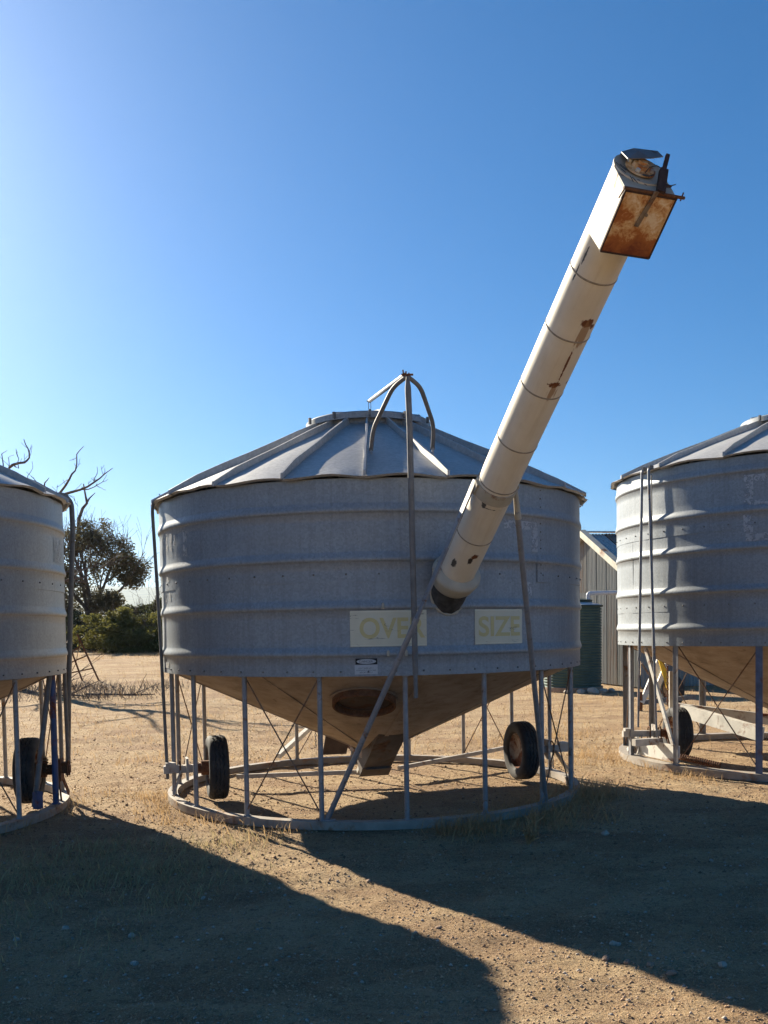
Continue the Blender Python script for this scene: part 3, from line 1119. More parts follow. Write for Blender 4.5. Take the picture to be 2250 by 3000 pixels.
mb.build('manhole_flange', M['hopper'], mh, angle=30)

# ---- auger: runs from the hopper's boot up through the wall
AK = 1.022
AP = Vector((0, 0, CAM_H)) + (Vector((0.5006, 8.2055, 1.898)) - Vector((0, 0, CAM_H))) * AK - MC
AD = Vector((0.24718, -0.75734, 0.60443)).normalized()
ADN = (Vector((0, 0, -1)) - AD * Vector((0, 0, -1)).dot(AD)).normalized()      # the tube's underside
ADL = AD.cross(ADN)
if ADL.x < 0:
    ADL = -ADL
TR = 0.147
ATUBE = Matrix((ADL, ADN, AD)).transposed().to_4x4()      # local x right, y underside, z along the tube
PATCH = [
    (1.42, 2.93, 0.50, 0.035, 'rust', 0.62), (1.02, 2.895, 0.22, 0.03, 'rust', 0.75), (1.38, 2.845, 0.42, 0.12, 'run', 0.72),
    (1.50, 2.60, 0.075, 0.17, 'rust', 0.62), (1.58, 2.462, 0.42, 0.032, 'rust', 0.62), (1.56, 2.40, 0.28, 0.10, 'run', 0.72), (0.85, 2.465, 0.16, 0.014, 'rust', 0.7),
    (2.72, 3.305, 0.075, 0.085, 'bare', 0.80), (2.80, 3.19, 0.06, 0.085, 'bare', 0.72),
    (2.31, 1.34, 0.20, 0.06, 'bare', 0.62), (2.48, 0.665, 0.20, 0.07, 'bare', 0.58), (1.72, 0.745, 0.18, 0.05, 'soot', 0.62), (1.58, 0.80, 0.30, 0.04, 'rust', 0.85),
    (0.62, 1.51, 0.10, 0.02, 'rust', 0.7), (2.0, 1.315, 1.2, 0.008, 'bare', 0.9), (1.9, 0.46, 1.4, 0.010, 'bare', 0.85),
]
M['auger'] = auger_mat(PATCH)
mb = MB()
prof = [(TR * 0.96, -0.25), (TR * 0.96, 0.20), (TR, 0.205)]
prof += [(TR, float(s)) for s in np.arange(0.4, 3.8, 0.2)] + [(TR, 3.80)]
mb.lathe(prof, 48)
tube = mb.build('auger_tube', M['auger'], mid, angle=45)
tube.matrix_local = Matrix.Translation(AP) @ ATUBE @ Matrix.Scale(AK, 4)


def on_tube(name, mb, mat, angle=40):
    return mb.build(name, mat, tube, angle=angle)


for s in (0.93, 1.48, 1.88, 2.35, 2.79, 3.19):            # weld seams
    mb = MB()
    mb.lathe([(TR + 0.0005, s - 0.006), (TR + 0.004, s - 0.002), (TR + 0.004, s + 0.002), (TR + 0.0005, s + 0.006)], 48)
    on_tube('weld_seam', mb, M['weld'])
mb = MB()
mb.lathe([(TR + 0.001, 1.355), (TR + 0.009, 1.355), (TR + 0.009, 1.455), (TR + 0.001, 1.455)], 48)
on_tube('clamp_band', mb, M['white'])
mb = MB()
mb.lathe([(TR + 0.001, 0.49), (TR + 0.034, 0.472), (TR + 0.056, 0.452), (TR + 0.060, 0.432), (TR + 0.056, 0.415), (TR + 0.042, 0.405), (TR + 0.038, 0.345), (TR + 0.022, 0.315), (TR - 0.002, 0.300)], 48)
on_tube('collar', mb, M['white'])
mb = MB()
mb.lathe([(TR + 0.006, 0.305), (TR + 0.012, 0.26), (TR + 0.008, 0.12), (TR + 0.012, -0.20)], 40,
         fn=lambda i, j, a, r, h: (r + 0.005 * mnoise.noise(Vector((math.cos(a) * 3, math.sin(a) * 3, h * 9))), h))
on_tube('rubber_sleeve', mb, M['black'])
# ragged pale edge where the sleeve meets the wall
mb = MB()
pts = []
for k in range(40):
    a = 2 * math.pi * k / 40
    o = AP + (ADL * math.cos(a) + ADN * math.sin(a)) * (TR + 0.018)
    bq = o.x * AD.x + o.y * AD.y
    aq = AD.x ** 2 + AD.y ** 2
    cq = o.x ** 2 + o.y ** 2 - (RB + 0.006) ** 2
    t = (-bq - math.sqrt(max(0, bq * bq - aq * cq))) / aq
    t2 = (-bq + math.sqrt(max(0, bq * bq - aq * cq))) / aq
    t = t if abs(t) < abs(t2) else t2
    pts.append(o + AD * t)
mb.tube(pts + [pts[0]], [0.009 + 0.004 * math.sin(k * 1.9) for k in range(41)], 7, cap=False)
mb.build('sleeve_seal', M['white'], mid)

# spout box on the tube's end, in the tube's own axes (x right, y underside, z along)
BX = Matrix.Rotation(R(3.2), 4, 'Z')
S0, S1, HH, HWD = 3.446, 3.789, 0.221, 0.153


def bxp(x, y, z):
    return BX @ Vector((x, y, z))


mb = MB()
for sg in (-1, 1):
    vs = [bxp(sg * HWD, 0.0, S0 - 0.02), bxp(sg * HWD, 0.0, S1), bxp(sg * HWD, HH, S1), bxp(sg * HWD, HH + 0.02, S0),
          bxp(sg * (HWD - 0.004), 0.0, S0 - 0.02), bxp(sg * (HWD - 0.004), 0.0, S1), bxp(sg * (HWD - 0.004), HH, S1), bxp(sg * (HWD - 0.004), HH + 0.02, S0)]
    mb.add(vs, [(0, 1, 2, 3), (7, 6, 5, 4), (0, 4, 5, 1), (1, 5, 6, 2), (2, 6, 7, 3), (3, 7, 4, 0)])
vs = [bxp(-HWD, 0.0, S0 - 0.02), bxp(HWD, 0.0, S0 - 0.02), bxp(HWD, HH + 0.02, S0), bxp(-HWD, HH + 0.02, S0)]
mb.add(vs, [(0, 1, 2, 3)])
on_tube('spout_box', mb, M['white'], 25)
# end plate: half round above, straight sides down to the flap
mb = MB()
outl = [bxp(-HWD, HH, S1 + 0.002), bxp(-HWD, 0, S1 + 0.002)]
for k in range(13):
    a = math.pi + math.pi * k / 12
    outl.append(bxp((TR + 0.006) * math.cos(a), (TR + 0.006) * math.sin(a), S1 + 0.012))
outl += [bxp(HWD, 0, S1 + 0.002), bxp(HWD, HH, S1 + 0.002)]
k = len(outl)
mb.add(outl + [p - Vector((0, 0, 0.012)) for p in outl], [tuple(range(k)), tuple(range(2 * k - 1, k - 1, -1))] + [(i, i + k, (i + 1) % k + k, (i + 1) % k) for i in range(k)])
on_tube('end_plate', mb, M['white'], 25)
mb = MB()
for (x0, y0, x1, y1) in ((-0.14, -0.02, -0.10, 0.05), (-0.12, -0.01, -0.085, 0.055), (-0.095, 0.10, -0.095, 0.16), (-0.085, 0.11, -0.07, 0.17), (-0.06, 0.13, -0.045, 0.133), (-0.13, 0.04, -0.11, 0.075), (-0.03, 0.165, -0.018, 0.175)):
    mb.beam(bxp(x0, y0, S1 + 0.0145), bxp(x1, y1, S1 + 0.0145), 0.004, 0.002, up=(0, 0, 1))
on_tube('paint_scratches', mb, M['black'])
# rusty flap plate hung under the box
fl = MB()
fl.abox(-HWD + 0.004, HWD - 0.004, -(S1 - S0) / 2, (S1 - S0) / 2, -0.003, 0.003)
flap = fl.build('flap', M['flap'], tube, angle=30)
fy = (bxp(0, HH + 0.004, S1) - bxp(0, HH + 0.024, S0)).normalized()
fx = (BX @ Vector((1, 0, 0))).normalized()
fz = fx.cross(fy)
fc = (bxp(0, HH + 0.004, S1) + bxp(0, HH + 0.024, S0)) / 2
flap.matrix_local = Matrix.Translation(fc) @ Matrix((fx, fy, fz)).transposed().to_4x4()
mb = MB()
hl = (S1 - S0) / 2
for (a, b) in (((-HWD, -hl), (HWD, -hl)), ((-HWD, hl), (HWD, hl)), ((-HWD, -hl), (-HWD, hl)), ((HWD, -hl), (HWD, hl))):
    wd = 0.022 if a[1] == hl and b[1] == hl else 0.010
    mb.beam(fc + fx * a[0] + fy * a[1], fc + fx * b[0] + fy * b[1], wd, 0.012, up=fz)
on_tube('flap_frame', mb, M['lever'], 30)
sgnz = 1 if (fz.dot(Vector((0, 1, 0))) > 0) else -1
fo = fz * sgnz                                       # outward from the flap
mb = MB()
mb.beam(fc + fx * 0.020 + fy * (hl + 0.02) + fo * 0.012, fc - fx * 0.012 - fy * 0.005 + fo * 0.012, 0.026, 0.006, up=fo)
for q in (0.0, 0.06):
    mb.lathe([(0.009, 0.012), (0.009, 0.022), (0.0005, 0.024)], 8, fc - fx * 0.012 + fy * (0.005 + q) + fx * q * 0.45, fo)
on_tube('flap_strap', mb, M['strap'], 30)
mb = MB()
mb.beam((0.034, 0.232, 3.802), (0.088, 0.085, 3.852), 0.044, 0.030)
mb.beam((0.088, 0.085, 3.854), (0.132, -0.010, 3.890), 0.022, 0.018)
mb.tube([(0.045, 0.20, 3.82), (0.10, 0.20, 3.83)], 0.006, 6)
on_tube('flap_lever', mb, M['lever'], 30)
mb = MB()
mb.tube([bxp(-HWD - 0.015, HH + 0.004, S1 + 0.006), bxp(HWD + 0.045, HH + 0.004, S1 + 0.006)], 0.009, 8)
mb.tube([bxp(HWD + 0.03, HH + 0.004, S1 - 0.012), bxp(HWD + 0.03, HH - 0.004, S1 + 0.03)], 0.004, 6)
mb.tube([bxp(-HWD - 0.012, HH + 0.01, S1 + 0.006), bxp(-HWD - 0.012, HH - 0.005, S1 - 0.055)], 0.004, 6)
on_tube('hinge_pin', mb, M['rusty'], 30)
for (cx, cy, rr) in ((-0.005, 0.100, 0.019), (0.105, 0.165, 0.019)):     # loops of wire
    mb = MB()
    loop = [bxp(cx + rr * math.cos(a), cy + rr * math.sin(a), S1 + 0.03 + 0.006 * math.sin(a)) for a in np.linspace(0, 2 * math.pi, 17)]
    mb.tube(loop + [bxp(cx + rr + 0.03, cy - 0.012, S1 + 0.035)], 0.0028, 5)
    on_tube('wire_loop', mb, M['black'])
mb = MB()
mb.tube([bxp(0.0, 0.07, S1 + 0.03), bxp(0.03, 0.035, S1 + 0.045), bxp(0.075, 0.02, S1 + 0.055), bxp(0.10, 0.03, S1 + 0.05)], 0.0028, 5)
on_tube('tie_wire', mb, M['black'])
# bearing housing and its bent sheet hood
mb = MB()
mb.lathe([(0.001, 0.0), (0.088, 0.0), (0.088, 0.008), (0.052, 0.010), (0.048, 0.032), (0.026, 0.034), (0.026, 0.046), (0.0005, 0.047)], 28, bxp(0.0, 0.0, S1 + 0.012), (0, 0, 1))
bh = on_tube('bearing_housing', mb, M['flap'], 35)
mb = MB()
for k in range(4):
    a = R(35 + 90 * k)
    mb.lathe([(0.013, 0.010), (0.013, 0.026), (0.0005, 0.028)], 6, bxp(0.068 * math.cos(a), 0.068 * math.sin(a), S1 + 0.012), (0, 0, 1))
tag(mb.build('bearing_bolts', M['white_beam'], bh), kind='stuff')
mb = MB()
hv = [Vector(p) for p in ((-0.080, -0.122, 3.822), (-0.004, -0.140, 3.842), (0.143, -0.138, 3.848), (0.142, -0.060, 3.858), (0.030, 0.010, 3.872), (-0.105, 0.012, 3.852), (-0.02, -0.06, 3.866))]
bk = [Vector((p.x, p.y, 3.803)) for p in (hv[0], hv[1], hv[2])]
k = len(hv)
fr = [(0, 1, 6), (1, 2, 6), (2, 3, 6), (3, 4, 6), (4, 5, 6), (5, 0, 6)]
mb.add(hv + [p - Vector((0, 0, 0.005)) for p in hv], fr + [(c + k, b + k, a + k) for a, b, c in fr] + [(i, (i + 1) % 6, (i + 1) % 6 + k, i + k) for i in range(6)])
b = mb.add(bk + [h - Vector((0, 0, 0.002)) for h in hv[:3]], [(0, 1, 4, 3), (1, 2, 5, 4)])
on_tube('bearing_hood', mb, M['pipe_dark'], 12)

# boot at the hopper's bottom
mb = MB()
bw, bd = 0.155, 0.165
b0, b1 = AP + AD * (-2.72), AP + AD * (-1.86)
mb.box((b0 + b1) / 2, AD * ((b1 - b0).length / 2), ADL * bw, ADN * bd)
boot = mb.build('auger_boot', M['boot'], mid, angle=30)
mb = MB()
pc = AP + AD * (-2.64) + ADN * (bd + 0.004)
mb.box(pc, AD * 0.085, ADL * (bw + 0.012), ADN * 0.004)
mb.box(pc + AD * 0.092 + ADN * 0.010, AD * 0.007, ADL * (bw - 0.02), ADN * 0.012)
mb.build('clean_out_slide', M['boot'], boot, angle=30)
mb = MB()
for q in (0.0, 0.05):
    mb.box(AP + AD * (-2.76) - ADL * (bw + 0.004 - q * 0.3) - ADN * (0.06 - q * 2.2), AD * 0.07, ADL * 0.003, ADN * 0.022)
mb.build('torn_flashing', M['white_beam'], boot, angle=30)

# struts that carry the auger
band = AP + AD * 1.405 * AK
pl, pr = band - ADL * (TR + 0.018), band + ADL * (TR + 0.018)
fL = Vector((-0.515, 8.235, 0.065)) - MC
fR = Vector((1.505, 8.950, 0.065)) - MC
mb = MB()
k = 0.36
mb.tube([pl.lerp(fL, k), fL], 0.0235, 14)
mb.beam(pl + Vector((0, 0, 0.05)), pl.lerp(fL, k + 0.03), 0.058, 0.014, up=ADL)
mb.build('auger_strut', M['pipe'], mid, angle=40)
mb = MB()
mb.box(pl, AD * 0.05, ADL * 0.010, ADN * 0.03)
mb.beam(pl + Vector((0, 0, 0.04)) - ADL * 0.0085, pl.lerp(fL, 0.16) - ADL * 0.0085, 0.050, 0.004, up=ADL)
mb.build('strut_bracket', M['white'], mid, angle=30)
mb = MB()
mb.tube([pr.lerp(fR, 0.06), fR], 0.0235, 14)
mb.build('auger_strut', M['pipe'], mid, angle=40)
mb = MB()
mb.box(pr, AD * 0.05, ADL * 0.010, ADN * 0.03)
mb.tube([pr + Vector((0, 0, 0.02)), pr.lerp(fR, 0.08)], [0.016, 0.028], 10)
mb.build('strut_bracket', M['white'], mid, angle=30)
for f in (fL, fR):
    mb = MB()
    dd = Vector((f.x, f.y, 0)).normalized()
    mb.box(f + Vector((0, 0, 0.0)), dd * 0.03, Vector((-dd.y, dd.x, 0)) * 0.07, (0, 0, 0.007))
    mb.build('foot_plate', M['pipe'], mid)

# lid lever: hanging rod, two bent feet on the roof, arm to the lid
pk = Vector((0.232, 7.93, 3.785)) - MC
rod = MB()
rod.tube([pk + Vector((0, 0, -0.01)), pk + Vector((0.003, 0, -0.10)), pk + Vector((0.012, 0, -0.42)), pk + Vector((0.029, 0, -2.45))], [0.012, 0.026, 0.026, 0.024], 14)
rod.tube([pk + Vector((0.029, 0, -2.45)), pk + Vector((0.029, 0, -2.65))], 0.018, 12)
rod.build('lever_rod', M['pipe_dark'], mid, angle=40)
top = pk + Vector((0, 0.06, 0.01))
for bend, kn, ft in (((0.115, 8.12, 3.74), (-0.060, 8.50, 3.475), (-0.083, 8.62, 3.315)), ((0.345, 8.12, 3.74), (0.475, 8.50, 3.49), (0.466, 8.60, 3.315))):
    P = [top, Vector(bend) - MC, Vector(kn) - MC, Vector(ft) - MC]
    bent_pipe(mid, P, 0.019, M['pipe_dark'], 'lever_stay', 0.10)
    mb = MB()
    mb.box(Vector(ft) - MC + Vector((0, 0, -0.03)), (0.008, 0, 0), (0, 0.02, 0), (0, 0, 0.06))
    mb.lathe([(0.012, -0.02), (0.012, 0.02)], 8, Vector(ft) - MC, (1, 0, 0))
    mb.build('stay_foot', M['pipe'], mid)
arm_end = Vector((-0.104, 10.2, 4.118)) - MC
bent_pipe(mid, [top + Vector((-0.02, 0.01, 0.012)), arm_end], 0.020, M['pipe'], 'lever_arm')
mb = MB()
for s in (-0.012, 0.012):
    mb.box(arm_end + Vector((s, 0, -0.055)), (0.003, 0, 0), (0, 0.012, 0), (0, 0, 0.07))
mb.tube([arm_end + Vector((-0.03, 0, 0)), arm_end + Vector((0.03, 0, 0))], 0.008, 8)
mb.build('arm_clevis', M['pipe_dark'], mid)
mb = MB()
for k in range(3):
    mb.tube([top + Vector((-0.03 + 0.02 * k, 0.0, 0.0)), top + Vector((-0.035 + 0.025 * k, -0.01, 0.05 - 0.012 * k))], 0.007, 6)
mb.tube([top + Vector((-0.05, 0, 0.012)), top + Vector((0.05, 0, 0.012))], 0.009, 8)
mb.build('pivot_bolts', M['rusty'], mid)

# pipe hanging down the left side
bent_pipe(mid, [Vector(p) - MC for p in ((-2.17, 9.66, 3.055), (-2.275, 9.6, 3.02), (-2.285, 9.6, 2.93), (-2.24, 9.6, 1.726), (-2.203, 9.6, 0.236))], 0.017, M['pipe_dark'], 'side_pipe', 0.05)
mb = MB()
p = Vector((-2.19, 9.66, 3.045)) - MC
mb.box(p, (0.05, 0, -0.02), (0, 0.02, 0), (0.004, 0, 0.01))
mb.tube([p + Vector((-0.02, 0, 0.02)), p + Vector((-0.035, 0, 0.06))], 0.006, 6)
mb.build('pipe_bracket', M['pipe'], mid)

# wheels, axles
AX = Vector((0.963, 0.267, 0))
wl = Vector((-1.72, 9.70, 0.335)) - MC
wr = Vector((1.52, 10.62, 0.335)) - MC
wheel(mid, wl, -AX, 0.325, 0.20, seed=1)
wheel(mid, wr, AX, 0.325, 0.20, seed=2)
axle(mid, wl - AX * 0.10, -AX)
axle(mid, wr + AX * 0.10, AX)
# floor bars and drawbar at the back
for a, b in (((-1.62, 10.32, 0.14), (0.0, 10.55, 0.14)), ((0.15, 10.75, 0.14), (1.50, 11.92, 0.20))):
    mb = MB()
    mb.beam(Vector(a) - MC, Vector(b) - MC, 0.04, 0.045)
    mb.build('floor_bar', M['post_dusty'], mid, angle=30)
hitch = Vector((-0.98, 13.05, 0.42)) - MC
for a in ((-1.36, 12.10, 0.12), (-0.30, 12.28, 0.12)):
    mb = MB()
    mb.beam(Vector(a) - MC, hitch, 0.06, 0.06)
    mb.build('drawbar', M['white_beam'], mid, angle=30)
mb = MB()
mb.tube([hitch + Vector((-0.02, 0, -0.05)), hitch + Vector((0.0, 0.06, 0.10))], 0.045, 12)
mb.build('hitch', M['rusty'], mid)
for q in (0.0, 0.05):
    mb = MB()
    for k in range(8):
        c = hitch + Vector((0.03 + q, -0.04, -0.03 - 0.037 * k))
        pts = [c + Vector((0.010 * math.cos(a) * (k % 2), 0.010 * math.cos(a) * (1 - k % 2), 0.024 * math.sin(a))) for a in np.linspace(0, 2 * math.pi, 9)]
        mb.tube(pts, 0.0045, 5, cap=False)
    mb.build('safety_chain', M['pipe_dark'], mid)
mb = MB()
jc = Vector((-0.62, 11.95, 0.27)) - MC
mb.box(jc, (0.15, 0.03, 0.0), (0.004, -0.02, 0.006), (0.02, 0.02, 0.115))
mb.beam(jc + Vector((0.12, 0.02, 0.12)), jc + Vector((0.34, 0.10, -0.18)), 0.05, 0.05)
mb.build('jockey_plate', M['door'], mid)

# ================================================================== the left bin
LC = Vector((-5.35, 9.13, 0))
lef = thing('grain_bin', 'pale grey grain bin cut off by the left edge with a blue post', 'grain bin', LC, 'mobile grain bins on the yard')
ZBL, ZEL = 1.325, 3.02
body(lef, ZBL, ZEL, [2.75, 2.335, 1.925, 1.53], [2.16], [[-100, 20, 140], [-60, 60, 180]], M['galv_b'])
ZT = roof(lef, ZEL, 0.448, -7.1, 20, M['galv_roof'])
lid(lef, ZT + 0.045, M['galv_roof'])
hopper(lef, ZBL + 0.015, 0.36)
base_ring(lef, mat=M['ring'])
for k in range(18):
    ph = 93.9 + 20 * k
    post(lef, ph, 0.058, ZBL + 0.02, M['blue'] if k == 0 else M['pipe'], r=0.03 if k == 0 else 0.0225)
for a in (113.9, 173.9, 53.9, -6.1):
    brace(lef, a, a + 20, 0.10, ZBL - 0.01)
LAX = Vector((0.99, 0.14, 0))
lw = Vector((1.83, 0.27, 0.375))
wheel(lef, lw, LAX, 0.325, 0.20, seed=3)
axle(lef, lw + LAX * 0.10, LAX, mat=M['rusty'])
mb = MB()
hel = [lw + LAX * 0.17 + Vector((0.028 * math.cos(t), -0.06 + 0.028 * math.sin(t), -0.03 + t * 0.0042)) for t in np.arange(0, 12 * math.pi, 0.5)]
mb.tube(hel, 0.006, 6)
mb.build('coil_spring', M['rusty'], lef)
mb = MB()
mb.tube([Vector((-3.235, 9.25, 1.35)) - LC, Vector((-3.30, 8.90, 0.10)) - LC], 0.026, 12)
mb.build('diagonal_strut', M['pipe_dark'], lef)
mb = MB()
c = Vector((-3.25, 8.86, 0.17)) - LC
mb.box(c, (0.016, 0.028, 0), (0.028, -0.016, 0), (0, 0, 0.08))
mb.build('ring_bracket', M['blue'], lef)
bent_pipe(lef, [Vector(p) - LC for p in ((-3.36, 9.80, 3.13), (-3.25, 9.88, 3.145), (-3.185, 9.9, 3.06), (-3.18, 9.9, 2.78), (-3.23, 9.9, 1.95), (-3.27, 9.9, 1.21), (-3.31, 9.9, 0.25))], 0.026, M['pipe_dark'], 'side_pipe', 0.10)
bent_pipe(lef, [Vector(p) - LC for p in ((-3.30, 9.80, 3.04), (-3.275, 9.82, 2.99), (-3.275, 9.82, 2.07), (-3.285, 9.82, 1.21), (-3.275, 9.82, 0.38))], 0.021, M['pipe_dark'], 'side_pipe', 0.04)
mb = MB()
p = Vector((-3.28, 9.62, 2.98)) - LC
mb.box(p, (0.07, 0.02, -0.01), (-0.005, 0.02, 0), (0, 0, 0.02))
mb.build('eave_bracket', M['pipe_dark'], lef)
patch('paint_frame', lef, 92.0, 101.0, 2.405, 2.64, 0.0085, M['peel_thin'], jag=0.6, seed=12)
mb = MB()
hh = Vector((-4.0, 2.6, 0.4))
for a in ((-1.2, 1.75, 0.1), (-0.2, 2.1, 0.1)):
    mb.beam(a, (-1.0, 2.9, 0.4), 0.06, 0.06)
mb.build('drawbar', M['white_beam'], lef, angle=30)

# ================================================================== the right bin (taller)
RC = Vector((5.25, 12.17, 0))
rig = thing('grain_bin', 'taller grain bin cut off by the right edge with two thin leaning pipes', 'grain bin', RC, 'mobile grain bins on the yard')
ZBR, ZER = 1.46, 3.53
body(rig, ZBR, ZER, [3.375, 2.945, 2.545, 2.09, 1.675], [1.888, 2.757], [[-20, 100, 220], [40, 160, 280], [-110, 10, 130]], M['galv'])
ZT = roof(rig, ZER, 0.372, -63.2, 17, M['galv_roof'])
lid(rig, ZT + 0.020, M['galv'])
hopper(rig, ZBR + 0.015, 0.46)
base_ring(rig, -0.01, 0.07, 2.04, 2.20)
ps = [-166.4 + 26.67 * k for k in range(13)]
for k, ph in enumerate(ps):
    post(rig, ph, 0.066, ZBR + 0.02, M['sky_tint'] if abs(ph + 33.1) < 1 else M['pipe'], kind='angle')
for a in (-59.8, -113.1, 20.3, 73.6, 127, -166.4):
    brace(rig, a, a + 26.67, 0.09, ZBR - 0.01, 2.12, 0.007)
RAX = Vector((-1, -0.05, 0))
rw = Vector((-1.53, -0.07, 0.335))
wheel(rig, rw, RAX, 0.325, 0.20, seed=5)
axle(rig, rw + RAX * 0.10, RAX)
wheel(rig, Vector((1.53, 0.07, 0.335)), -RAX, 0.325, 0.20, seed=6)
axle(rig, Vector((1.63, 0.075, 0.335)), -RAX)
mb = MB()
mb.beam(rad(-86.4) * 2.10 + Vector((0, 0, 0.19)), rad(-59.8) * 2.10 + Vector((0, 0, 0.19)), 0.02, 0.20)
mb.build('side_plate', M['white_beam'], rig, angle=30)
mb = MB()
a, b = rad(-60) * 2.2 + Vector((0, 0, 0.35)), rad(-78) * 2.28 + Vector((0, 0, 0.42))
mb.beam(rad(-72) * 2.05 + Vector((0, 0, 0.30)), rad(-72) * 2.38 + Vector((0, 0, 0.30)), 0.08, 0.08)
mb.build('box_socket', M['post_dusty'], rig, angle=30)
mb = MB()
mb.beam(rad(-76) * 2.12 + Vector((0, 0, ZBR - 0.02)), rad(-60.5) * 2.17 + Vector((0, 0, 0.30)), 0.045, 0.03, up=rad(-68))
mb.build('diagonal_strut', M['white_beam'], rig, angle=30)
mb = MB()
c0, c1 = rad(-55.5) * 2.28 + Vector((0, 0, 0.20)), rad(-43) * 2.26 + Vector((0, 0, 0.14))
dd = (c1 - c0).normalized()
u = dd.orthogonal().normalized()
q = dd.cross(u)
hel = [c0 + dd * ((c1 - c0).length * t / 120) + u * 0.032 * math.cos(t) + q * 0.032 * math.sin(t) for t in np.arange(0, 120, 0.55)]
mb.tube(hel, 0.0075, 6)
mb.build('coil_spring', M['rusty'], rig)
for top, bot in (((3.035, 11.19, 3.50), (3.00, 11.28, 0.50)), ((3.085, 11.10, 3.505), (3.135, 11.0, 0.51))):
    t, b = Vector(top) - RC, Vector(bot) - RC
    m = t.lerp(b, 0.60)
    bent_pipe(rig, [t + Vector((0.06, 0.05, 0.015)), t, b.lerp(t, 0.27)], 0.0165, M['pipe'], 'hanging_pipe', 0.03)
    mb = MB()
    mb.tube([b.lerp(t, 0.27), b], 0.012, 10)
    mb.tube([b.lerp(t, 0.262), b.lerp(t, 0.278)], 0.021, 10)
    mb.build('pipe_end', M['pipe'], rig)
    mb = MB()
    mb.box(t + Vector((0.03, 0.02, 0.02)), (0.03, 0.02, 0), (0.008, -0.012, 0), (0, 0, 0.02))
    mb.build('pipe_hook', M['pipe_dark'], rig)
mb = MB()
mb.tube([rad(-67.2) * 2.252 + Vector((0, 0, 3.47)), rad(-67.0) * 2.251 + Vector((0, 0, 2.6)), rad(-67.1) * 2.250 + Vector((0, 0, 1.40))], 0.0075, 7)
mb.build('shadow_cord', M['pipe_dark'], rig)  # thin cord added to cast the upright shadow band on the wall
for (a0, a1, z0, z1) in ((-36.9, -34.4, 2.99, 3.31), (-34.4, -26.0, 3.23, 3.31), (-34.2, -27.5, 2.985, 3.03), (-37.1, -34.4, 2.69, 2.88), (-36.5, -26.0, 2.60, 2.68)):
    patch('paint_frame', rig, a0, a1, z0, z1, 0.0135 if z0 > 2.757 else 0.009, M['peel'], jag=0.35, seed=a0)
mb = MB()
for (a, b) in (((4.10, 13.35, 0.53), (4.68, 11.85, 0.33)),):
    mb.beam(Vector(a) - RC, Vector(b) - RC, 0.10, 0.17)
mb.build('drawbar', M['white_beam'], rig, angle=30)
mb = MB()
mb.beam(Vector((4.10, 13.42, 0.53)) - RC, Vector((5.9, 13.1, 0.30)) - RC, 0.10, 0.15)
mb.build('drawbar', M['white_beam'], rig, angle=30)
mb = MB()
mb.beam(Vector((4.06, 13.5, 1.05)) - RC, Vector((4.06, 13.5, 0.30)) - RC, 0.06, 0.06)
mb.build('jack_stand', M['post_dusty'], rig, angle=30)
mb = MB()
for k in range(15):
    c = Vector((3.98, 13.40, 1.18 - 0.042 * k)) - RC
    pts = [c + Vector((0.013 * math.cos(a) * (k % 2), 0.013 * math.cos(a) * (1 - k % 2), 0.028 * math.sin(a))) for a in np.linspace(0, 2 * math.pi, 9)]
    mb.tube(pts, 0.006, 5, cap=False)
mb.build('safety_chain', M['rusty'], rig)
mb = MB()
sag = [rad(-36 + 4.0 * k) * (1.30 + 0.02 * k) + Vector((0, 0, 0.98 - 0.05 * math.sin(math.pi * k / 8))) for k in range(9)]
mb.tube(sag, 0.008, 6)
mb.build('loose_cable', M['rod'], rig)

# ================================================================== white and yellow auger trailer beyond the right bin
T0 = Vector((5.45, 19.0, 0))
au = thing('auger_trailer', 'white sloping auger frame with yellow guard seen under the right bin', 'auger', T0)
T0z = Vector((5.45, 19.0, 0.0))
dirb = Vector((0.46, 0.35, 0.86)).normalized()
for off, nm in (((-0.30, 0, 0.10), 0), ((-0.10, 0.1, 0.05), 1)):
    mb = MB()
    s = Vector(off)
    mb.beam(s + Vector((0, 0, 0.12)) - dirb * 0.08, s + Vector((0, 0, 0.12)) + dirb * 2.6, 0.09, 0.07, up=(0, -1, 0))
    mb.build('frame_beam', M['white_beam'], au, angle=30)
mb = MB()
mb.tube([Vector((-0.1, 0.35, 0.2)), Vector((0.9, 1.1, 2.1))], 0.09, 16)
mb.build('auger_tube', M['white'], au)
for pts in (((0.0, -0.05, 1.02), (0.10, -0.05, 1.02), (0.30, -0.02, 0.30), (0.18, -0.02, 0.42)), ((-0.20, -0.05, 1.30), (-0.13, -0.05, 1.30), (-0.07, -0.05, 1.10), (-0.15, -0.05, 1.14))):
    mb = MB()
    P = [Vector(p) for p in pts]
    mb.add(P + [p + Vector((0, 0.05, 0)) for p in P], [(0, 1, 2, 3), (7, 6, 5, 4), (0, 4, 5, 1), (1, 5, 6, 2), (2, 6, 7, 3), (3, 7, 4, 0)])
    mb.build('guard', M['yellow_guard'], au, angle=30)
mb = MB()
mb.tube([(-0.35, -0.1, 0.95), (0.05, -0.1, 0.35)], 0.02, 8)
mb.build('cross_brace', M['rod'], au)
mb = MB()
mb.beam((-0.35, 0, 0.16), (0.9, 0.5, 0.22), 0.08, 0.09)
mb.build('chassis', M['pipe_dark'], au, angle=30)
wheel(au, Vector((0.55, 0.9, 0.33)), Vector((-0.9, -0.3, 0)), 0.33, 0.2)
mb = MB()
mb.box((-0.36, 0.0, 0.19), (0.04, 0, 0), (0, 0.05, 0), (0, 0, 0.19))
mb.build('front_foot', M['rusty'], au, angle=30)

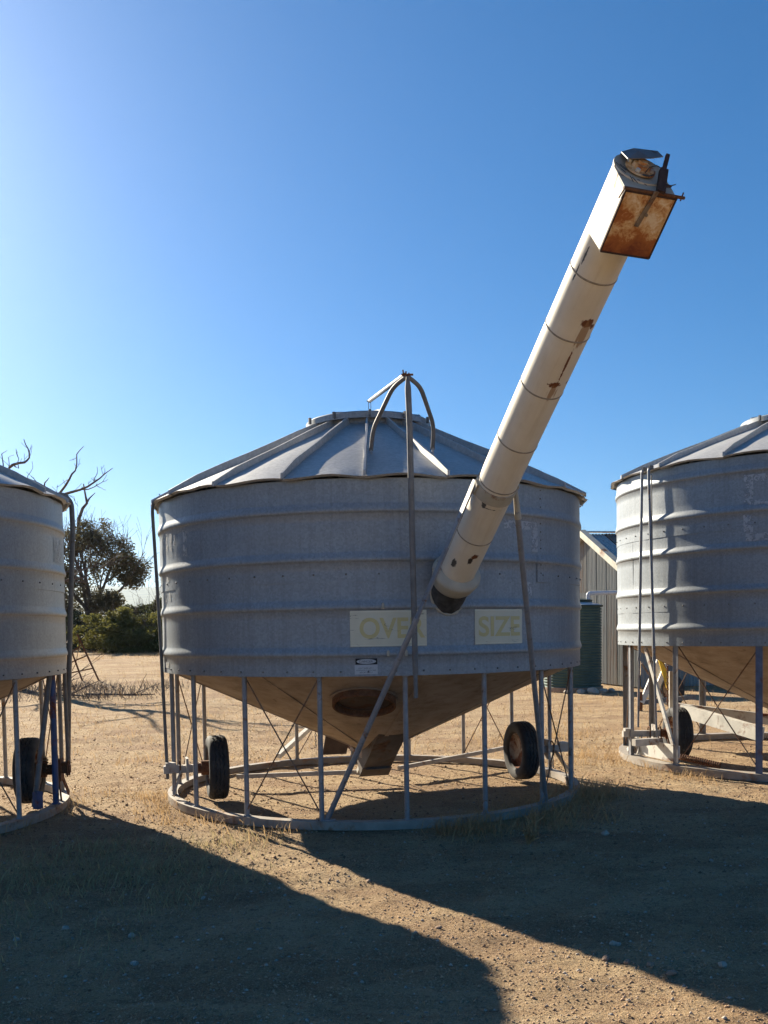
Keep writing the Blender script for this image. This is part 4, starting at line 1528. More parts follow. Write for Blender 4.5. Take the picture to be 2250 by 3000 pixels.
# ================================================================== shed
SP = Vector((6.2, 29.0, 0))
SE = Vector((0.2, -0.98, 0)).normalized()           # along the gable wall, to the right
SL = Vector((0.98, 0.2, 0)).normalized()            # along the ridge, away to the right
SN = -SL
HWS, ZPK, ZEV, LEN = 3.40, 4.46, 2.88, 12.0
shed = thing('shed', 'corrugated iron shed with gable end and rust striped roof behind the bins', 'shed', SP)


def corr_sheet(name, org, ax, up, nrm, width, h_of, z0, mat, parent, pitch=0.10, amp=0.017):
    mb = MB()
    n = max(8, int(round(width / pitch)) * 6)
    vs, fs = [], []
    for i in range(n + 1):
        t = width * i / n
        off = nrm * (amp * math.cos(2 * math.pi * t / pitch))
        lo, hi = z0(t), h_of(t)
        for q in (0.0, 0.5, 1.0):
            vs.append(org + ax * t + up * (lo + (hi - lo) * q) + off)
    for i in range(n):
        for j in range(2):
            fs.append((i * 3 + j, i * 3 + 3 + j, i * 3 + 4 + j, i * 3 + 1 + j))
    mb.add(vs, fs)
    return mb.build(name, mat, parent, angle=70)


sw = 0.70
gk = lambda s: ZPK - 0.02 - (ZPK - ZEV) / HWS * abs(s)
for i in range(10):
    s0 = -HWS + 0.68 * i
    for row in range(2):
        corr_sheet('wall_sheet', SE * s0 + SN * (0.004 * (i % 2) + 0.008 * row), SE, Vector((0, 0, 1)), SN, 0.70,
                   (lambda t: 2.76) if row == 0 else (lambda t, s0=s0: max(2.74, gk(s0 + t))), (lambda t: 0.02) if row == 0 else (lambda t: 2.72),
                   M['corr'][(i * 3 + row) % 4 == 1], shed)
for i in range(17):
    s0 = sw * i
    if 4 <= i <= 6:
        continue                                    # open doorway in the long side
    corr_sheet('wall_sheet', SE * HWS + SL * (s0 + 0.02), SL, Vector((0, 0, 1)), SE, sw + 0.02, lambda t: ZEV - 0.03, lambda t: 0.02, M['corr'][i % 3 == 1], shed)
    corr_sheet('wall_sheet', -SE * HWS + SL * (s0 + 0.02), SL, Vector((0, 0, 1)), -SE, sw + 0.02, lambda t: ZEV - 0.03, lambda t: 0.02, M['corr'][i % 4 == 1], shed)
mb = MB()
c = SL * LEN
mb.add([c - SE * HWS, c + SE * HWS, c + SE * HWS + Vector((0, 0, ZEV)), c + Vector((0, 0, ZPK - 0.03)), c - SE * HWS + Vector((0, 0, ZEV))], [(0, 1, 2, 3, 4)])
mb.build('back_wall', M['corr'][0], shed)
mb = MB()
mb.box(SE * (HWS + 0.05) + SL * (sw * 4 - 0.05) + Vector((0, 0, 1.3)), SL * 0.04, SE * 0.03, (0, 0, 1.3))
mb.build('door_frame', M['pipe_dark'], shed)
for side in (1, -1):
    down = (SE * side * HWS + Vector((0, 0, ZEV - ZPK))).normalized()
    nrm = (SE * side * (ZPK - ZEV) + Vector((0, 0, HWS))).normalized()
    slen = math.hypot(HWS, ZPK - ZEV) + 0.18
    for i in range(17):
        o = Vector((0, 0, ZPK + 0.02)) + SL * (-0.22 + (sw + 0.03) * i)
        corr_sheet('roof_sheet', o + nrm * (0.012 * (i % 2)), SL, down, nrm, sw + 0.05, lambda t: slen, lambda t: 0.03, M['corr_roof'][i in (1, 5, 9)], shed, amp=0.011)
    # barge board with its folded capping
    mb = MB()
    a = Vector((0, 0, ZPK + 0.04)) + SN * 0.24
    b = a + down * (slen + 0.03)
    mb.beam(a, b, 0.03, 0.19, up=nrm)
    mb.build('barge_board', M['trim'], shed, angle=30)
    mb = MB()
    mb.beam(a + nrm * 0.10 - SN * 0.06, b + nrm * 0.10 - SN * 0.06, 0.20, 0.012, up=nrm)
    mb.build('barge_cap', M['trim'], shed, angle=30)
mb = MB()
mb.beam(Vector((0, 0, ZPK + 0.075)) + SN * 0.24, Vector((0, 0, ZPK + 0.075)) + SL * (LEN + 0.2), 0.26, 0.03)
mb.build('ridge_cap', M['corr_roof'][0], shed, angle=30)
mb = MB()
g0 = SE * (HWS + 0.17) + Vector((0, 0, ZEV - 0.06))
mb.beam(g0 + SN * 0.2, g0 + SL * LEN, 0.11, 0.09)
mb.build('gutter', M['trim'], shed, angle=30)

# rainwater tank
TC = Vector((5.03, 25.5, 0))
tk = thing('rainwater_tank', 'dark green ribbed rainwater tank standing before the shed gable', 'water tank', TC)
mb = MB()
prof = []
zt = 2.22
for k in range(29 * 6 + 1):
    z = 0.10 + (zt - 0.10) * k / (29 * 6)
    prof.append((0.760 + 0.013 * math.cos(2 * math.pi * k / 6), z))
mb.lathe(prof, 48)
mb.build('shell', M['green_tank'], tk, angle=80)
mb = MB()
mb.lathe([(0.72, -0.05), (0.80, -0.05), (0.80, 0.10), (0.72, 0.10)], 40)
mb.build('plinth', M['stone_red'], tk, angle=30)
mb = MB()
mb.lathe([(0.780, zt - 0.01), (0.79, zt + 0.02), (0.765, zt + 0.045), (0.47, zt + 0.12)], 40)
mb.build('roof', M['pvc'], tk, angle=30)
mb = MB()
mb.lathe([(0.80, zt - 0.015), (0.815, zt - 0.015), (0.815, zt + 0.03), (0.79, zt + 0.03)], 40)
mb.build('rim', M['green_dark'], tk, angle=30)
mb = MB()
mb.lathe([(0.52, zt + 0.10), (0.54, zt + 0.17), (0.45, zt + 0.20), (0.0005, zt + 0.23)], 32)
mb.build('lid', M['green_dark'], tk, angle=30)
pp = thing('downpipe', 'white plastic pipe running level from the shed to the green tank', 'pipe', (5.40, 25.2, 2.40))
bent_pipe(pp, [(0, 0, 0.0), (0, 0, 0.16), (1.55, 0.42, 0.19)], 0.055, M['pvc'], 'pipe_run', 0.12, 14)

# ================================================================== rusty frame leaning by the left bin
lad = thing('rusty_ladder', 'rusty ladder shaped frame leaning over in dry grass beside the left bin', 'ladder', (-8.8, 29.5, gz(-8.8, 29.5)))
A0, A1 = Vector((0.0, 0, -0.03)), Vector((-0.72, 0.25, 1.45))
B0, B1 = Vector((-0.48, -0.1, -0.03)), Vector((-0.95, 0.15, 1.15))
for a, b in ((A0, A1), (B0, B1)):
    mb = MB()
    mb.tube([a, b], 0.028, 8)
    mb.build('rail', M['rusty'], lad)
for t in (0.28, 0.55, 0.78):
    mb = MB()
    mb.tube([A0.lerp(A1, t), B0.lerp(B1, t * 1.02), B0.lerp(B1, t * 1.02) + (B0.lerp(B1, t) - A0.lerp(A1, t)) * 0.5], 0.02, 7)
    mb.build('rung', M['rusty'], lad)
mb = MB()
mb.tube([A0.lerp(A1, 0.95), A0.lerp(A1, 0.8) + Vector((-0.06, 0, 0)), B0.lerp(B1, 0.5) + Vector((0.0, 0, 0)), B0.lerp(B1, 0.3) + Vector((-0.2, 0, 0))], 0.010, 6)
mb.build('bent_wire', M['rusty'], lad)


# ================================================================== trees
def limb(mb, p, d, L, r, rnd, depth, ends, bend=0.35, gap=0.0, shrink=0.72, kids=(2, 3), up=0.15, n=6):
    """one limb of uneven course, then smaller limbs off it"""
    k = max(3, int(L / 0.35) + 2)
    pts, rs = [Vector(p)], [r]
    d = Vector(d).normalized()
    for i in range(k):
        d = (d + Vector((rnd.uniform(-1, 1), rnd.uniform(-1, 1), rnd.uniform(-0.8, 1) + up)) * bend * 0.35).normalized()
        pts.append(pts[-1] + d * (L / k))
        rs.append(max(0.006, r * (1 - 0.55 * (i + 1) / k)))
    mb.tube(pts, rs, n if r > 0.03 else 5)
    ends.append((pts[-1], d, depth))
    if depth <= 0:
        return
    for q in range(rnd.randint(*kids)):
        i = rnd.randint(max(1, k // 3), k)
        side = Vector((rnd.uniform(-1, 1), rnd.uniform(-1, 1), rnd.uniform(-0.4, 0.9)))
        nd_ = (pts[min(i, k)] - pts[i - 1]).normalized() * 0.8 + side * 0.75
        limb(mb, pts[i], nd_, L * rnd.uniform(0.5, 0.8), rs[i] * shrink, rnd, depth - 1, ends, bend, gap, shrink, kids, up, n)


def leaves(name, centres, sizes, count, leaf, mat, parent, seed, flat=0.7):
    """many small pointed leaves in uneven clumps"""
    g = np.random.default_rng(seed)
    cen, siz = np.array(centres, float), np.array(sizes, float)
    w = siz.prod(1) ** 0.5
    idx = g.choice(len(cen), count, p=w / w.sum())
    v = g.normal(size=(count, 3))
    v /= np.linalg.norm(v, axis=1)[:, None]
    rr = g.random(count) ** 0.45
    P = cen[idx] + v * rr[:, None] * siz[idx]
    a = g.normal(size=(count, 3))
    a[:, 2] *= flat
    a /= np.linalg.norm(a, axis=1)[:, None]
    b = np.cross(a, g.normal(size=(count, 3)))
    b /= np.linalg.norm(b, axis=1)[:, None]
    L = leaf * (0.6 + 0.8 * g.random(count))[:, None]
    W = L * (0.30 + 0.2 * g.random(count))[:, None]
    V = np.stack([P - a * L, P + b * W, P + a * L, P - b * W], 1).reshape(-1, 3)
    F = np.arange(count * 4).reshape(-1, 4)
    return np_mesh(name, V, F, mat, parent)


# bare dead tree behind the left bin
def dead_tree():
    base = Vector((-10.4, 27.0, gz(-10.4, 27.0)))
    t = thing('dead_tree', 'bare dead tree with twisted branches rising behind the left bin', 'tree', base)
    rnd = random.Random(5)
    mb = MB()
    tr = [Vector((0, 0, -0.1)), Vector((0.05, 0, 0.9)), Vector((-0.05, 0.1, 1.9)), Vector((0.15, 0, 2.9)), Vector((0.2, 0, 3.6))]
    mb.tube(tr, [0.24, 0.19, 0.17, 0.15, 0.13], 12)
    mb.build('trunk', M['deadwood'], t)

    def at(px, py, y):            # points taken from the photograph, turned into metres at the tree's distance
        u2, w2 = px - 1125, 1968.4 - py
        u, w = u2 + w2 * 0.0165, w2 - u2 * 0.0165
        k = y / (1 + w / 2800 * 0.045)
        return Vector((u / 2800 * k, y, CAM_H + (-0.045 + w / 2800) * k)) - base
    paths = [([(120, 1500), (170, 1450), (203, 1403), (220, 1379), (224, 1331), (244, 1308)], 27.0, 0.060),
             ([(130, 1490), (190, 1447), (234, 1435), (275, 1413), (302, 1392), (329, 1372)], 26.6, 0.065),
             ([(275, 1413), (283, 1390), (284, 1368)], 26.6, 0.022), ([(234, 1435), (275, 1427), (300, 1412), (316, 1404)], 26.6, 0.024), ([(284, 1424), (297, 1430), (309, 1436)], 26.6, 0.014),
             ([(302, 1392), (307, 1380), (306, 1372)], 26.6, 0.016), ([(224, 1340), (203, 1349), (215, 1344)], 27.0, 0.012), ([(203, 1403), (180, 1418), (163, 1428)], 27, 0.014),
             ([(80, 1560), (24, 1375), (37, 1362), (71, 1355), (85, 1341), (81, 1314), (69, 1287)], 27.3, 0.075),
             ([(37, 1362), (54, 1372), (54, 1345), (46, 1315)], 27.3, 0.028), ([(24, 1375), (24, 1340), (40, 1333)], 27.3, 0.02), ([(10, 1390), (4, 1330), (20, 1320)], 27.3, 0.03),
             ([(90, 1470), (80, 1395), (95, 1372), (93, 1352)], 27.3, 0.02), ([(125, 1480), (130, 1415), (143, 1400)], 26.8, 0.045), ([(100, 1480), (110, 1415), (97, 1398)], 26.8, 0.03),
             ([(190, 1447), (215, 1460), (228, 1483)], 26.6, 0.014), ([(190, 1447), (216, 1455), (222, 1478)], 26.6, 0.010),
             ([(0, 1520), (-60, 1420), (-120, 1330), (-150, 1260)], 27.5, 0.08), ([(60, 1560), (-30, 1480), (-140, 1450), (-220, 1400)], 28.0, 0.08)]
    for px, y, r in paths:
        q = [at(a, b, y + 0.15 * math.sin(i * 2.0)) for i, (a, b) in enumerate(px)]
        fine = []
        for a, b in zip(q, q[1:]):
            fine += [a, a.lerp(b, 0.5) + Vector((rnd.uniform(-1, 1), rnd.uniform(-1, 1), rnd.uniform(-1, 1))) * (b - a).length * 0.07]
        fine.append(q[-1])
        mb = MB()
        mb.tube(fine, [max(0.006, 0.72 * r * (1 - 0.8 * i / (len(fine) - 1))) for i in range(len(fine))], 7)
        for i in range(2, len(fine) - 1):
            if rnd.random() < 0.6 and r > 0.02:
                d = (fine[i + 1] - fine[i]).normalized() + Vector((rnd.uniform(-1, 1), rnd.uniform(-1, 1), rnd.uniform(-0.3, 1)))
                limb(mb, fine[i], d, rnd.uniform(0.12, 0.34), 0.009, rnd, 1, [], 0.5, kids=(1, 2))
        mb.build('branch', M['deadwood'], t)
    # limbs joining trunk and crown
    for px, y in (([(80, 1560)], 27.3), ([(120, 1500)], 27.0), ([(60, 1560)], 28.0), ([(0, 1520)], 27.5), ([(125, 1480)], 26.8), ([(130, 1490)], 26.6)):
        e = at(px[0][0], px[0][1], y)
        mb = MB()
        s = Vector((0.18, 0, 3.3))
        mb.tube([s, s.lerp(e, 0.4) + Vector((0.1, 0.05, 0.05)), e], [0.11, 0.085, 0.06], 8)
        mb.build('branch', M['deadwood'], t)
    for k in range(4):
        mb = MB()
        limb(mb, (0.1, 0, 1.8 + 0.4 * k), (math.cos(2.1 * k + 0.6), -0.4 + 0.3 * k, 0.15), 1.9, 0.055, rnd, 2, [], 0.4, up=-0.1)
        mb.build('branch', M['deadwood'], t)


dead_tree()


def live_tree():
    base = Vector((-17.2, 55.0, gz(-17.2, 55.0) + 0.25))
    t = thing('gum_tree', 'large grey leafed gum tree with a dead limb at its top', 'tree', base)
    t.scale = (1.12, 1.12, 1.16)
    rnd = random.Random(21)
    mb = MB()
    ends = []
    mb.tube([Vector((0, 0, -0.1)), Vector((0.1, 0, 0.8)), Vector((0.3, 0, 1.7))], [0.30, 0.24, 0.2], 12)
    mb.build('trunk', M['bark'], t)
    for d in ((0.9, 0.1, 1.0), (0.2, 0.4, 1.5), (-0.7, 0, 1.2), (-0.2, -0.4, 1.3), (1.3, -0.2, 0.75), (0.4, -0.3, 1.4)):
        mb = MB()
        limb(mb, (0.3, 0, 1.6), d, 2.6, 0.11, rnd, 3, ends, 0.42, kids=(2, 3))
        mb.build('branch', M['bark'], t)
    mb = MB()
    mb.tube([(-0.3, 0, 4.4), (-0.15, 0, 5.4), (-0.1, 0, 6.2), (0.12, 0, 6.75), (0.35, 0, 7.0), (0.28, 0, 7.4), (0.2, 0, 7.95)], [0.12, 0.10, 0.09, 0.08, 0.07, 0.05, 0.03], 8)
    mb.tube([(0.36, 0, 7.05), (0.50, 0, 7.25), (0.78, 0, 7.5)], [0.05, 0.035, 0.015], 6)
    mb.build('dead_limb', M['deadwood'], t)
    cs, sz = [], []
    lobes = [((0.0, 0, 4.3), (2.2, 2.0, 1.5)), ((1.8, 0, 4.1), (1.3, 1.3, 1.1)), ((2.55, 0, 3.7), (0.7, 0.8, 0.8)), ((-1.8, 0, 3.9), (1.5, 1.5, 1.5)), ((0.2, 0, 5.3), (1.5, 1.3, 0.8)),
             ((-0.7, 0, 2.7), (1.7, 1.6, 1.1)), ((-2.6, 0.4, 2.6), (1.4, 1.3, 1.5)), ((0.3, 0, 1.5), (1.4, 1.2, 0.9)), ((-1.6, 0, 1.3), (1.6, 1.2, 0.9)), ((1.2, 0, 2.3), (0.8, 0.8, 0.6))]
    for c, s in lobes:
        for q in range(30):
            v = Vector((rnd.gauss(0, 1), rnd.gauss(0, 1), rnd.gauss(0, 1))).normalized() * (rnd.random() ** 0.4)
            cs.append((c[0] + v.x * s[0], c[1] + v.y * s[1], c[2] + v.z * s[2]))
            f = rnd.uniform(0.25, 0.6)
            sz.append((f, f, f * 0.85))
    leaves('crown', cs, sz, 34000, 0.075, M['leaf_grey'], t, 3)
    tw = MB()
    for q in range(150):
        a = rnd.uniform(-2.4, 2.2)
        p = Vector((a, rnd.uniform(-1, 1), 5.0 + rnd.uniform(-0.6, 0.6) - 0.25 * abs(a)))
        limb(tw, p, (rnd.uniform(-0.5, 0.6), 0, 1), rnd.uniform(0.5, 1.1), 0.014, rnd, 1, [], 0.5, kids=(1, 3), n=5)
    tag(tw.build('fine_twigs', M['bark'], t), kind='stuff')


live_tree()


def bush(name, label, cat, base, lobes, count, leaf, mat, seed, group=None, stems=9):
    b = Vector((base[0], base[1], gz(base[0], base[1])))
    t = thing(name, label, cat, b, group)
    rnd = random.Random(seed)
    cs, sz = [], []
    for c, s in lobes:
        for q in range(38):
            v = Vector((rnd.gauss(0, 1), rnd.gauss(0, 1), rnd.gauss(0, 1))).normalized() * (rnd.random() ** 0.33) * rnd.uniform(0.85, 1.2)
            z = c[2] + v.z * s[2]
            cs.append((c[0] + v.x * s[0], c[1] + v.y * s[1], max(0.06, z - 0.1)))
            f = rnd.uniform(0.14, 0.42) * (s[0] / 1.2) ** 0.5
            sz.append((f * 1.25, f * 1.25, f * 0.6))
    leaves('crown', cs, sz, count, leaf, mat, t, seed)
    for q in range(stems):
        mb = MB()
        c, s = lobes[q % len(lobes)]
        a = rnd.uniform(-1, 1)
        limb(mb, (c[0] * 0.5 + a * 0.3, c[1] * 0.5, -0.05), (c[0] + a * s[0] - c[0] * 0.5, 0, c[2] + 0.6), c[2] * 0.9 + 0.3, 0.045, rnd, 2, [], 0.4, kids=(2, 3))
        mb.build('stem', M['bark'], t)
    return t


bush('bush', 'broad olive green bush left of the middle bin, nearest of the shrubs', 'bush', (-11.7, 45.0),
     [((-1.7, 0, 0.95), (1.2, 1.1, 0.95)), ((0.6, -0.5, 0.45), (2.2, 0.7, 0.5)), ((2.6, -0.4, 0.45), (1.6, 0.7, 0.5)), ((0.2, 0, 1.1), (1.5, 1.3, 1.0)), ((1.7, 0, 1.15), (1.3, 1.3, 0.95)), ((3.0, 0.2, 1.0), (1.1, 1.2, 0.9)), ((-0.6, 0, 1.6), (0.7, 0.8, 0.5))], 34000, 0.075, M['leaf_green'], 31, stems=14)
bush('bush', 'small dark shrub showing above the olive bush beside the gum tree', 'bush', (-15.2, 62.0),
     [((0.0, 0, 1.7), (1.3, 1.2, 1.3)), ((1.2, 0, 1.4), (1.0, 1.0, 1.1)), ((-1.2, 0, 1.6), (1.2, 1, 1.3))], 14000, 0.09, M['leaf_dark'], 33)
bush('bush', 'thin dark sapling standing above the bush against the hazy hills', 'bush', (-14.6, 60.0),
     [((0.6, 0, 2.2), (0.7, 0.7, 0.9)), ((1.1, 0, 2.9), (0.55, 0.5, 0.45)), ((-0.2, 0, 1.5), (0.9, 0.7, 1.0))], 5200, 0.08, M['leaf_dark'], 36)
bush('bush', 'grey green scrub low beneath the gum tree at the left', 'bush', (-17.2, 50.0),
     [((-1.5, 0, 0.9), (1.6, 1.2, 0.9)), ((0.9, 0, 1.0), (1.4, 1.2, 1.0)), ((2.4, 0, 0.7), (0.9, 1.0, 0.7))], 16000, 0.08, M['leaf_dark'], 38)


# ================================================================== grit, litter, grass, stones
def scatter(n, seed, region):
    """n points on the ground; region(g, n) gives x, y"""
    g = np.random.default_rng(seed)
    x, y = region(g, n)
    z = ground_z(x, y) + ground_fine(x, y) * sstep(60, 16, np.hypot(x, y - 6))
    return g, x, y, z


def wedge(y0, y1, power=1.0, half=0.46):
    """points spread over the ground in view between two distances"""
    def f(g, n):
        y = y0 * (y1 / y0) ** (g.random(n) ** power)
        return (g.random(n) * 2 - 1) * half * y + 0.02 * y, y
    return f


def crumbs(name, n, seed, region, smin, smax, mat, label, cat):
    g, x, y, z = scatter(n, seed, region)
    s = smin * (smax / smin) ** (g.random(n) ** 2.2)
    base = np.array([(1, 0, 0), (0, 1, 0), (-1, 0, 0), (0, -1, 0), (0, 0, 0.75), (0, 0, -0.6)], float)
    V = base[None] * (0.6 + 0.8 * g.random((n, 6, 1)))
    a = g.random(n) * 6.28
    ca, sa = np.cos(a)[:, None], np.sin(a)[:, None]
    X = V[..., 0] * ca - V[..., 1] * sa
    Y = V[..., 0] * sa + V[..., 1] * ca
    P = np.stack([X * s[:, None] + x[:, None], Y * s[:, None] * 0.8 + y[:, None], V[..., 2] * s[:, None] + z[:, None] + s[:, None] * 0.25], -1).reshape(-1, 3)
    T = np.array([(0, 1, 4), (1, 2, 4), (2, 3, 4), (3, 0, 4), (1, 0, 5), (2, 1, 5), (3, 2, 5), (0, 3, 5)])
    F = (np.arange(n)[:, None, None] * 6 + T[None]).reshape(-1, 3)
    return tag(np_mesh(name, P, F, mat), label, cat, kind='stuff')


M['crumb'] = simple('soil_crumbs', (0.42, 0.285, 0.18), 0.95, 0, 0.45, 3.0, 0.3)
crumbs('grit', 60000, 51, wedge(2.9, 22, 0.75), 0.003, 0.0115, M['crumb'], 'fine loose grit strewn over the yard', 'grit')
M['litter'] = simple('dead_leaf_litter', (0.26, 0.165, 0.10), 0.95, 0, 0.5, 3.0, 0.3)
crumbs('leaf_litter', 12000, 57, wedge(6.5, 42, 0.9), 0.005, 0.019, M['litter'], 'dead leaves and bark bits strewn over the yard', 'leaf litter')
crumbs('gravel', 5200, 52, wedge(2.9, 15, 0.8), 0.0035, 0.0150, M['stone'], 'small pale gravel lying over the yard', 'gravel')


def blades(name, xyz, hmin, hmax, width, lean, mat, label, cat, seed, flatten=0.0):
    """one bent blade per point, two quads each"""
    g = np.random.default_rng(seed)
    n = len(xyz)
    h = hmin + (hmax - hmin) * g.random(n) ** 1.6
    a = g.random(n) * 6.283
    d = np.stack([np.cos(a), np.sin(a), np.zeros(n)], 1)
    s = np.stack([-np.sin(a + 0.8), np.cos(a + 0.8), np.zeros(n)], 1) * (width * (0.6 + 0.8 * g.random(n)))[:, None]
    ln = lean * (0.3 + g.random(n))
    up = np.array([0, 0, 1.0])
    m = xyz + d * (h * ln * 0.35)[:, None] + up * (h * 0.55 * (1 - flatten * g.random(n)))[:, None]
    t = xyz + d * (h * ln)[:, None] + up * (h * (1 - flatten * g.random(n)) * (1 - 0.3 * np.minimum(ln, 1.5)))[:, None]
    V = np.stack([xyz - s, xyz + s, m + s * 0.8, m - s * 0.8, t + s * 0.12, t - s * 0.12], 1).reshape(-1, 3)
    b = np.arange(n)[:, None] * 6
    F = np.concatenate([b + np.array([[0, 1, 2, 3]]), b + np.array([[3, 2, 4, 5]])])
    return tag(np_mesh(name, V, F, mat), label, cat, kind='stuff')


def tufts(centres, per, spread, seed):
    g = np.random.default_rng(seed)
    out = []
    for (x, y, k, sp) in centres:
        n = int(per * k)
        out.append(np.stack([x + g.normal(size=n) * spread * sp, y + g.normal(size=n) * spread * sp], 1))
    xy = np.concatenate(out)
    z = ground_z(xy[:, 0], xy[:, 1]) + ground_fine(xy[:, 0], xy[:, 1]) - 0.005
    return np.column_stack([xy, z])


g = np.random.default_rng(77)
near_ring = []
for k in range(60):                                   # thick dry growth along the right front of the middle bin
    ph, r = g.uniform(14, 86), 2.16 + abs(g.normal()) * 0.26
    p = rad(ph) * r + MC
    near_ring.append((p.x, p.y, g.uniform(0.15, 0.9), 1.3))
for k in range(16):
    p = rad(g.uniform(34, 75)) * g.uniform(1.75, 2.1) + MC
    near_ring.append((p.x, p.y, 0.35, 1.2))
blades('tall_dry_grass', tufts(near_ring, 75, 0.10, 1), 0.03, 0.24, 0.0032, 1.0, M['dry_grass'], 'thin dry grass growing along the right front of the middle bin', 'grass', 2)
left_ring = []
for k in range(42):
    ph, r = g.uniform(-88, -18), 2.22 + abs(g.normal()) * 0.22
    p = rad(ph) * r + MC
    left_ring.append((p.x, p.y, g.uniform(0.2, 0.8), 1.0))
for k in range(30):
    ph, r = g.uniform(-105, -40), 2.2 + abs(g.normal()) * 0.3
    p = rad(ph) * r + RC
    left_ring.append((p.x, p.y, g.uniform(0.3, 1.0), 1.0))
for k in range(34):
    left_ring.append((g.uniform(1.9, 3.4), g.uniform(11.2, 15.5), g.uniform(0.4, 1.1), 1.3))
for k in range(16):
    p = rad(g.uniform(40, 120)) * (2.2 + abs(g.normal()) * 0.2) + LC
    left_ring.append((p.x, p.y, g.uniform(0.2, 0.6), 1.0))
blades('sparse_dry_grass', tufts(left_ring, 34, 0.08, 3), 0.03, 0.18, 0.0030, 0.9, M['dry_grass'], 'sparse dry stalks round the feet of the bins', 'grass', 4)
shade = [(g.uniform(-3.0, -0.9), g.uniform(5.9, 7.9), g.uniform(0.3, 1.0), 1.4) for k in range(85)]
shade += [(g.uniform(-3.2, -1.0), g.uniform(5.0, 6.0), g.uniform(0.1, 0.4), 1.4) for k in range(25)]
blades('shaded_grass', tufts(shade, 60, 0.11, 5), 0.03, 0.15, 0.0030, 1.0, M['green_grass'], 'short half green grass in the shadow of the left bin', 'grass', 6)
far = []
for k in range(760):
    y = g.uniform(12.5, 44)
    far.append((g.uniform(-0.46, 0.42) * y, y, g.uniform(0.2, 1.0), 2.0 + y * 0.06))
for k in range(120):
    y = g.uniform(39, 47)
    far.append((g.uniform(-18, -7.0), y, g.uniform(0.6, 1.6), 4.0))
blades('stubble', tufts(far, 30, 0.11, 7), 0.03, 0.22, 0.004, 1.0, M['dry_grass'], 'low straw coloured stubble on the yard behind the bins', 'grass', 8)
g2, x, y, z = scatter(9000, 61, wedge(3.0, 20, 0.8))
blades('straw_litter', np.column_stack([x, y, z + 0.003]), 0.02, 0.075, 0.0016, 1.4, M['dry_grass'], 'scattered bits of straw lying on the yard', 'straw', 9, flatten=0.97)
brush = [(g.uniform(-12.5, -6.0), g.uniform(23.5, 27.5), g.uniform(0.5, 1.3), 3.4) for k in range(80)]
blades('dry_brush', tufts(brush, 40, 0.11, 10), 0.08, 0.42, 0.006, 1.1, M['deadwood'], 'tangled grey dead brush on the ground behind the left bin', 'brush', 11)
weed_c = Vector((1.10, 7.55, 0))
wd = thing('dry_weed', 'small dead weed standing in the shadow before the middle bin', 'weed', (1.12, 7.50, gz(1.12, 7.50)))
mb = MB()
rw_ = random.Random(9)
for k in range(7):
    limb(mb, (0, 0, -0.01), (rw_.uniform(-0.6, 0.6), rw_.uniform(-0.6, 0.6), 1), rw_.uniform(0.08, 0.16), 0.004, rw_, 2, [], 0.5, kids=(2, 3), n=5)
mb.build('stalks', M['dry_grass'], wd)

# fallen branches behind the left bin
for i, (x, y, a, L) in enumerate(((-9.4, 26.2, 0.3, 2.6), (-8.0, 24.9, -0.4, 2.0), (-6.6, 24.6, 0.2, 2.2))):
    fb = thing('fallen_branch', ('dead branch lying farthest left in the brush behind the left bin', 'dead branch lying in the brush in the middle of three', 'dead branch lying in the brush nearest the middle bin')[i], 'branch', (x, y, gz(x, y)), 'dead branches on the ground')
    mb = MB()
    rr_ = random.Random(40 + i)
    limb(mb, (-L / 2, 0, 0.05), (math.cos(a), math.sin(a), 0.0), L * 0.75, 0.04, rr_, 2, [], 0.3, kids=(3, 4), up=-0.12)
    mb.build('wood', M['deadwood'], fb)

# single stones: (x, y, size), measured on the ground
STONES_LIT = [(0.295, 5.506, .020), (0.572, 5.094, .016), (0.830, 5.010, .020), (1.133, 4.908, .022), (1.220, 4.814, .020), (1.322, 4.763, .020), (1.398, 4.654, .026), (1.042, 4.628, .014), (1.257, 4.313, .020), (1.285, 4.334, .020), (1.559, 4.319, .016), (0.717, 5.034, .014), (-0.129, 6.555, .018)]
STONES_SHADE_R = [(2.133, 7.722, .026), (2.395, 6.99, .020), (1.19, 6.09, .015), (1.29, 6.09, .018), (1.22, 5.645, .018), (1.20, 5.287, .015), (1.225, 5.147, .022), (1.25, 5.147, .022), (2.15, 6.18, .018), (1.42, 5.33, .016), (1.68, 4.73, .024), (1.61, 4.67, .018), (1.58, 4.78, .014), (2.35, 8.1, .016)]
STONES_SHADE_L = [(-1.92, 5.61, .024), (-1.49, 5.48, .024), (-2.13, 5.40, .024), (-1.98, 5.41, .016), (-1.49, 5.80, .018), (-1.21, 6.20, .020), (-0.97, 5.42, .018), (-1.35, 5.00, .026), (-1.0, 4.92, .016), (-1.43, 4.79, .018), (-0.82, 6.09, .013), (-0.90, 6.33, .014), (-0.26, 5.53, .016), (-0.13, 5.15, .015), (-0.07, 4.80, .020), (-0.74, 4.56, .015), (-0.45, 4.50, .014), (-1.58, 5.02, .014), (-0.45, 5.32, .014), (0.235, 5.03, .018), (0.10, 4.71, .018), (0.14, 4.34, .020)]


def stone_mesh(seed, mat):
    bm = bmesh.new()
    bmesh.ops.create_icosphere(bm, subdivisions=2, radius=1.0)
    rs = random.Random(seed)
    off = Vector((rs.uniform(0, 50), rs.uniform(0, 50), rs.uniform(0, 50)))
    sc = Vector((rs.uniform(0.85, 1.2), rs.uniform(0.75, 1.1), rs.uniform(0.55, 0.75)))
    for v in bm.verts:
        n = mnoise.noise(v.co * 1.1 + off) * 0.35 + mnoise.noise(v.co * 2.6 + off) * 0.12
        v.co = Vector((v.co.x * sc.x, v.co.y * sc.y, v.co.z * sc.z)) * (1 + n)
    me = bpy.data.meshes.new('stone')
    bm.to_mesh(me)
    bm.free()
    me.materials.append(mat)
    return me


